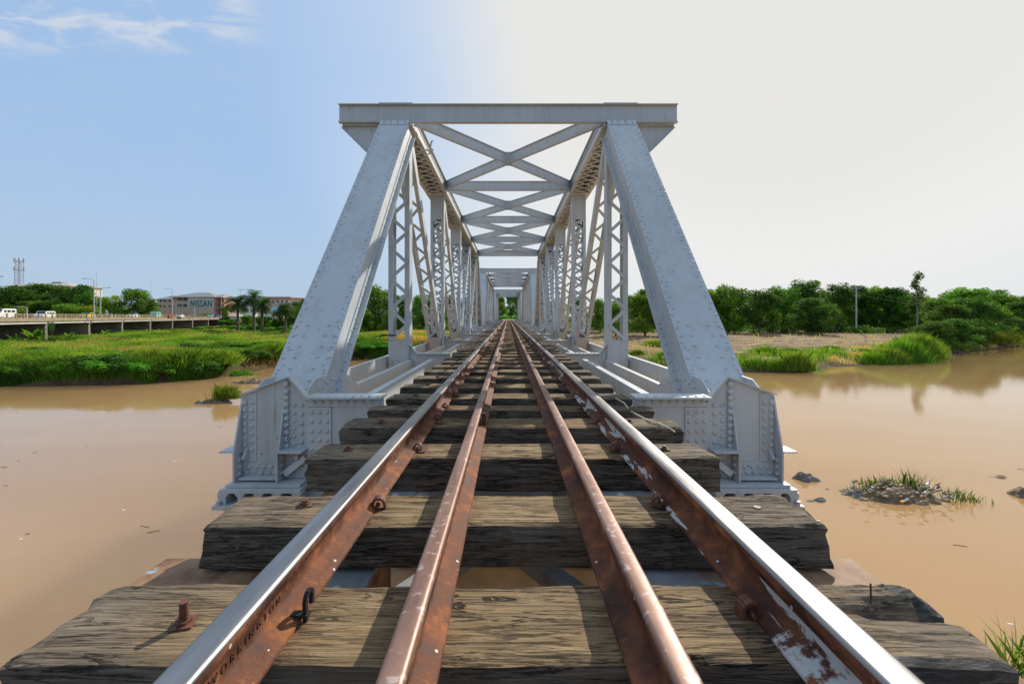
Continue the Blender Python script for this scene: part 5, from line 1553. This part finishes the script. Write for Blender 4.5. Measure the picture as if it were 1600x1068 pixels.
# ---- palms
def palm_meshes(seed, H, Rf):
    r = random.Random(seed); m = MB()
    m.tube([(0, 0, -.3), (.05, 0, H*.4), (.1, .05, H)], [.34, .28, .26], 8)
    o = m.build('t', M['bark']); tm = o.data; bpy.data.objects.remove(o)
    quads = []; cols = []
    for f in range(44):
        an = r.uniform(0, 6.28); el = r.uniform(-.35, 1.25); Lf = Rf*r.uniform(.8, 1.1)
        pt = Vector((.1, .05, H)); d = Vector((math.cos(an)*math.cos(el), math.sin(an)*math.cos(el), math.sin(el)))
        n = 11
        for i in range(n):
            nx_ = pt + d*(Lf/n); side = d.cross(Vector((0, 0, 1))); side = side.normalized() if side.length > .01 else Vector((1, 0, 0))
            ln = Rf*.30*math.sin(math.pi*(i + 1.2)/(n + 1.6)); upv = side.cross(d).normalized()
            for s in (-1, 1):
                for hf in (0, .5):
                    b = pt + d*(Lf/n*hf); tip = b + side*(s*ln) + d*(ln*.55) - Vector((0, 0, ln*.25)) + upv*.1
                    quads.append([b, b + d*(Lf/n*.38), tip, tip - d*.03]); cols.append((.045*r.uniform(.7, 1.3), .085*r.uniform(.8, 1.2), .022))
            d = (d + Vector((0, 0, -.16 - .06*i/n))).normalized(); pt = nx_
    return quads_mesh('crown', np.array([[tuple(v) for v in q] for q in quads]), M['leaf'], np.array(cols)), tm
VP = [palm_meshes(1, 7.0, 3.6), palm_meshes(2, 8.5, 3.6)]
for px, pt, Y, v, lab in ((372, 459, 132, 0, 'broad short palm tree, leftmost of the palms left of the end post'), (397, 450, 134, 1, 'tallest palm tree, second from the left of the palms'), (409, 463, 128, 0, 'palm tree leaning close to the right of the tallest palm'), (446, 470, 124, 0, 'dark low palm tree nearest to the end post')):
    p = at(px, pt, Y); g = gz1(p.x, Y); o = empty('palm_tree', (p.x, Y, g), random.uniform(0, 6))
    sc = (p.z - g)/((7.0, 8.5)[v] + 2.4); o.scale = (sc, sc, sc); tag(o, lab, 'palm tree', 'palm trees at the end of the road bridge')
    link('crown', VP[v][0], o); link('trunk', VP[v][1], o)
# ---- banana plants by the piers
def banana(seed):
    r = random.Random(seed); q = []; c = []
    for f in range(9):
        an = r.uniform(0, 6.28); el = r.uniform(.6, 1.3); d = Vector((math.cos(an)*math.cos(el), math.sin(an)*math.cos(el), math.sin(el))); pt = Vector((0, 0, .6)); L_ = r.uniform(1.6, 2.4); n = 7
        for i in range(n):
            nx_ = pt + d*(L_/n); s = d.cross(Vector((0, 0, 1))).normalized(); w0 = .34*math.sin(math.pi*(i + .4)/(n + .3)); w1 = .34*math.sin(math.pi*min(1, (i + 1.3)/(n + .3)))
            for sg_ in (-1, 1):
                q.append([pt, nx_, nx_ + s*(sg_*w1) - Vector((0, 0, .08)), pt + s*(sg_*w0) - Vector((0, 0, .08))]); c.append((.11, .22, .03))
            d = (d + Vector((0, 0, -.13))).normalized(); pt = nx_
    return quads_mesh('banana_plant', np.array([[tuple(v) for v in k] for k in q]), M['leaf'], np.array(c)*np.random.default_rng(seed).uniform(.8, 1.2, (len(c), 1)))
VB = [banana(3), banana(4)]
for i, (px, Y, s_, lab) in enumerate(((50, 78, 1.3, 'large leaved banana plant left of the nearest road bridge pier'), (60, 79, 1.1, 'smaller banana plant against the nearest road bridge pier'), (108, 88, .8, 'low broad leaved plant below the second road bridge span'), (22, 76, .8, 'low broad leaved plant at the left picture edge under the road bridge'), (165, 103, .8, 'low broad leaved plant below the third road bridge span'))):
    x_ = (px - VPX)*Y/FPX; o = link('banana_plant', VB[i % 2]); o.location = (x_, Y, gz1(x_, Y)); o.scale = (s_, s_, s_); tag(o, lab, 'banana plant', 'broad leaved plants under the road bridge')
tree_px(79, 500, 12, 76, VL, 'small sapling growing beside the nearest road bridge pier', None)

# ================================================================== LIGHT, SKY, VIEW
SUN_EL, SUN_AZ = R(34), R(35)          # azimuth measured from +Y toward +X
sl = bpy.data.lights.new('sun', 'SUN'); sl.energy = 4.9; sl.angle = R(.6); sl.color = (1.0, .93, .82)
so = bpy.data.objects.new('sun', sl); COL.objects.link(so)
sd = Vector((math.sin(SUN_AZ)*math.cos(SUN_EL), math.cos(SUN_AZ)*math.cos(SUN_EL), math.sin(SUN_EL)))
so.rotation_euler = sd.to_track_quat('Z', 'Y').to_euler()
so.location = (30, 40, 60)

w = bpy.data.worlds.new('World'); scene.world = w; w.use_nodes = True
nt = w.node_tree; nt.nodes.clear()
def N(t_, **k):
    q = nt.nodes.new(t_)
    for a, b in k.items(): setattr(q, a, b)
    return q
sky = N('ShaderNodeTexSky', sky_type='NISHITA', sun_disc=False); sky.sun_elevation = SUN_EL; sky.sun_rotation = SUN_AZ
sky.air_density = 1.0; sky.dust_density = 2.2; sky.ozone_density = 1.2; sky.altitude = 200
geo = N('ShaderNodeTexCoord')
bg = N('ShaderNodeBackground'); bg.inputs[1].default_value = .10
out = N('ShaderNodeOutputWorld')
def wm(op, a, b=0.0, clamp=False):
    q = N('ShaderNodeMath', operation=op, use_clamp=clamp)
    for s_, v in ((q.inputs[0], a), (q.inputs[1], b)):
        if isinstance(v, (int, float)): s_.default_value = v
        else: nt.links.new(v, s_)
    return q.outputs[0]
def wmix(f, a, b, mode='MIX'):
    q = N('ShaderNodeMix', data_type='RGBA', blend_type=mode)
    for s_, v in ((q.inputs[0], f), (q.inputs[6], a), (q.inputs[7], b)):
        if isinstance(v, (int, float)): s_.default_value = v
        elif isinstance(v, tuple): s_.default_value = (*v, 1)
        else: nt.links.new(v, s_)
    return q.outputs[2]
# thin bright haze veil round the sun and wisps of high cloud, over the physical sky
dn = N('ShaderNodeVectorMath', operation='DOT_PRODUCT'); nt.links.new(geo.outputs['Generated'], dn.inputs[0]); dn.inputs[1].default_value = sd
ang = wm('ARCCOSINE', dn.outputs['Value'])
veil = N('ShaderNodeMapRange', interpolation_type='SMOOTHSTEP'); nt.links.new(ang, veil.inputs[0]); veil.inputs[1].default_value = R(43); veil.inputs[2].default_value = R(25); veil.inputs[3].default_value = 0; veil.inputs[4].default_value = 1
VEIL = veil.outputs[0]
sepx = N('ShaderNodeSeparateXYZ'); nt.links.new(geo.outputs['Generated'], sepx.inputs[0])
hz = N('ShaderNodeMapRange', interpolation_type='SMOOTHSTEP'); nt.links.new(sepx.outputs[2], hz.inputs[0]); hz.inputs[1].default_value = .35; hz.inputs[2].default_value = 0.0; hz.inputs[3].default_value = 0; hz.inputs[4].default_value = .55
# cloud wisps on a plane high above (direction divided by height)
dv = N('ShaderNodeVectorMath', operation='DIVIDE'); cx = N('ShaderNodeCombineXYZ')
zc = wm('MAXIMUM', sepx.outputs[2], .03)
for i in range(3): nt.links.new(zc, cx.inputs[i])
nt.links.new(geo.outputs['Generated'], dv.inputs[0]); nt.links.new(cx.outputs[0], dv.inputs[1])
mp = N('ShaderNodeMapping'); mp.inputs['Scale'].default_value = (1.3, 2.6, 1); mp.inputs['Location'].default_value = (.35, .2, 0); nt.links.new(dv.outputs[0], mp.inputs[0])
cn = N('ShaderNodeTexNoise'); cn.inputs['Scale'].default_value = 2.7; cn.inputs['Detail'].default_value = 9; cn.inputs['Roughness'].default_value = .58; cn.inputs['Distortion'].default_value = .5; nt.links.new(mp.outputs[0], cn.inputs['Vector'])
cr = N('ShaderNodeMapRange', interpolation_type='SMOOTHSTEP'); nt.links.new(cn.outputs['Fac'], cr.inputs[0]); cr.inputs[1].default_value = .41; cr.inputs[2].default_value = .60; cr.inputs[3].default_value = 0; cr.inputs[4].default_value = .75
yd = wm('MAXIMUM', sepx.outputs[1], .05)
hi = N('ShaderNodeMapRange', interpolation_type='SMOOTHSTEP'); nt.links.new(wm('DIVIDE', sepx.outputs[2], yd), hi.inputs[0]); hi.inputs[1].default_value = .63; hi.inputs[2].default_value = .70; hi.inputs[3].default_value = .05; hi.inputs[4].default_value = 1
base = wmix(.82, sky.outputs[0], (3.85, 5.65, 8.4))
c1 = wmix(hz.outputs[0], base, (4.6, 5.8, 6.7))
low = N('ShaderNodeMapRange', interpolation_type='SMOOTHSTEP'); nt.links.new(sepx.outputs[2], low.inputs[0]); low.inputs[1].default_value = .52; low.inputs[2].default_value = .15; low.inputs[3].default_value = 0; low.inputs[4].default_value = .85
wide = N('ShaderNodeMapRange', interpolation_type='SMOOTHSTEP'); nt.links.new(ang, wide.inputs[0]); wide.inputs[1].default_value = R(62); wide.inputs[2].default_value = R(36); wide.inputs[3].default_value = 0; wide.inputs[4].default_value = 1
c1 = wmix(wm('MULTIPLY', wide.outputs[0], .5), c1, (6.0, 7.1, 8.5))
c1 = wmix(wm('MULTIPLY', low.outputs[0], wide.outputs[0]), c1, (7.2, 7.6, 7.8))
west = N('ShaderNodeMapRange', interpolation_type='SMOOTHSTEP'); nt.links.new(wm('DIVIDE', sepx.outputs[0], yd), west.inputs[0]); west.inputs[1].default_value = -.58; west.inputs[2].default_value = -.72; west.inputs[3].default_value = .06; west.inputs[4].default_value = 1
c2 = wmix(wm('MULTIPLY', west.outputs[0], wm('MULTIPLY', cr.outputs[0], hi.outputs[0])), c1, (6.4, 6.8, 7.5))
c3 = wmix(VEIL, c2, (7.68, 7.6, 7.38))
far_ = N('ShaderNodeMapRange', interpolation_type='SMOOTHSTEP'); nt.links.new(ang, far_.inputs[0]); far_.inputs[1].default_value = R(17); far_.inputs[2].default_value = R(30); far_.inputs[3].default_value = 0; far_.inputs[4].default_value = .6
c3 = wmix(wm('MULTIPLY', wm('MULTIPLY', VEIL, far_.outputs[0]), low.outputs[0]), c3, (8.6, 8.7, 8.65))
nt.links.new(c3, bg.inputs[0]); nt.links.new(bg.outputs[0], out.inputs[0])

scene.view_settings.view_transform = 'Standard'
scene.view_settings.look = 'None'
scene.view_settings.exposure = 0.08
scene.view_settings.gamma = 1.0
scene.render.engine = 'CYCLES'
scene.cycles.max_bounces = 8
scene.cycles.diffuse_bounces = 3
scene.cycles.transparent_max_bounces = 8
scene.cycles.use_denoising = True
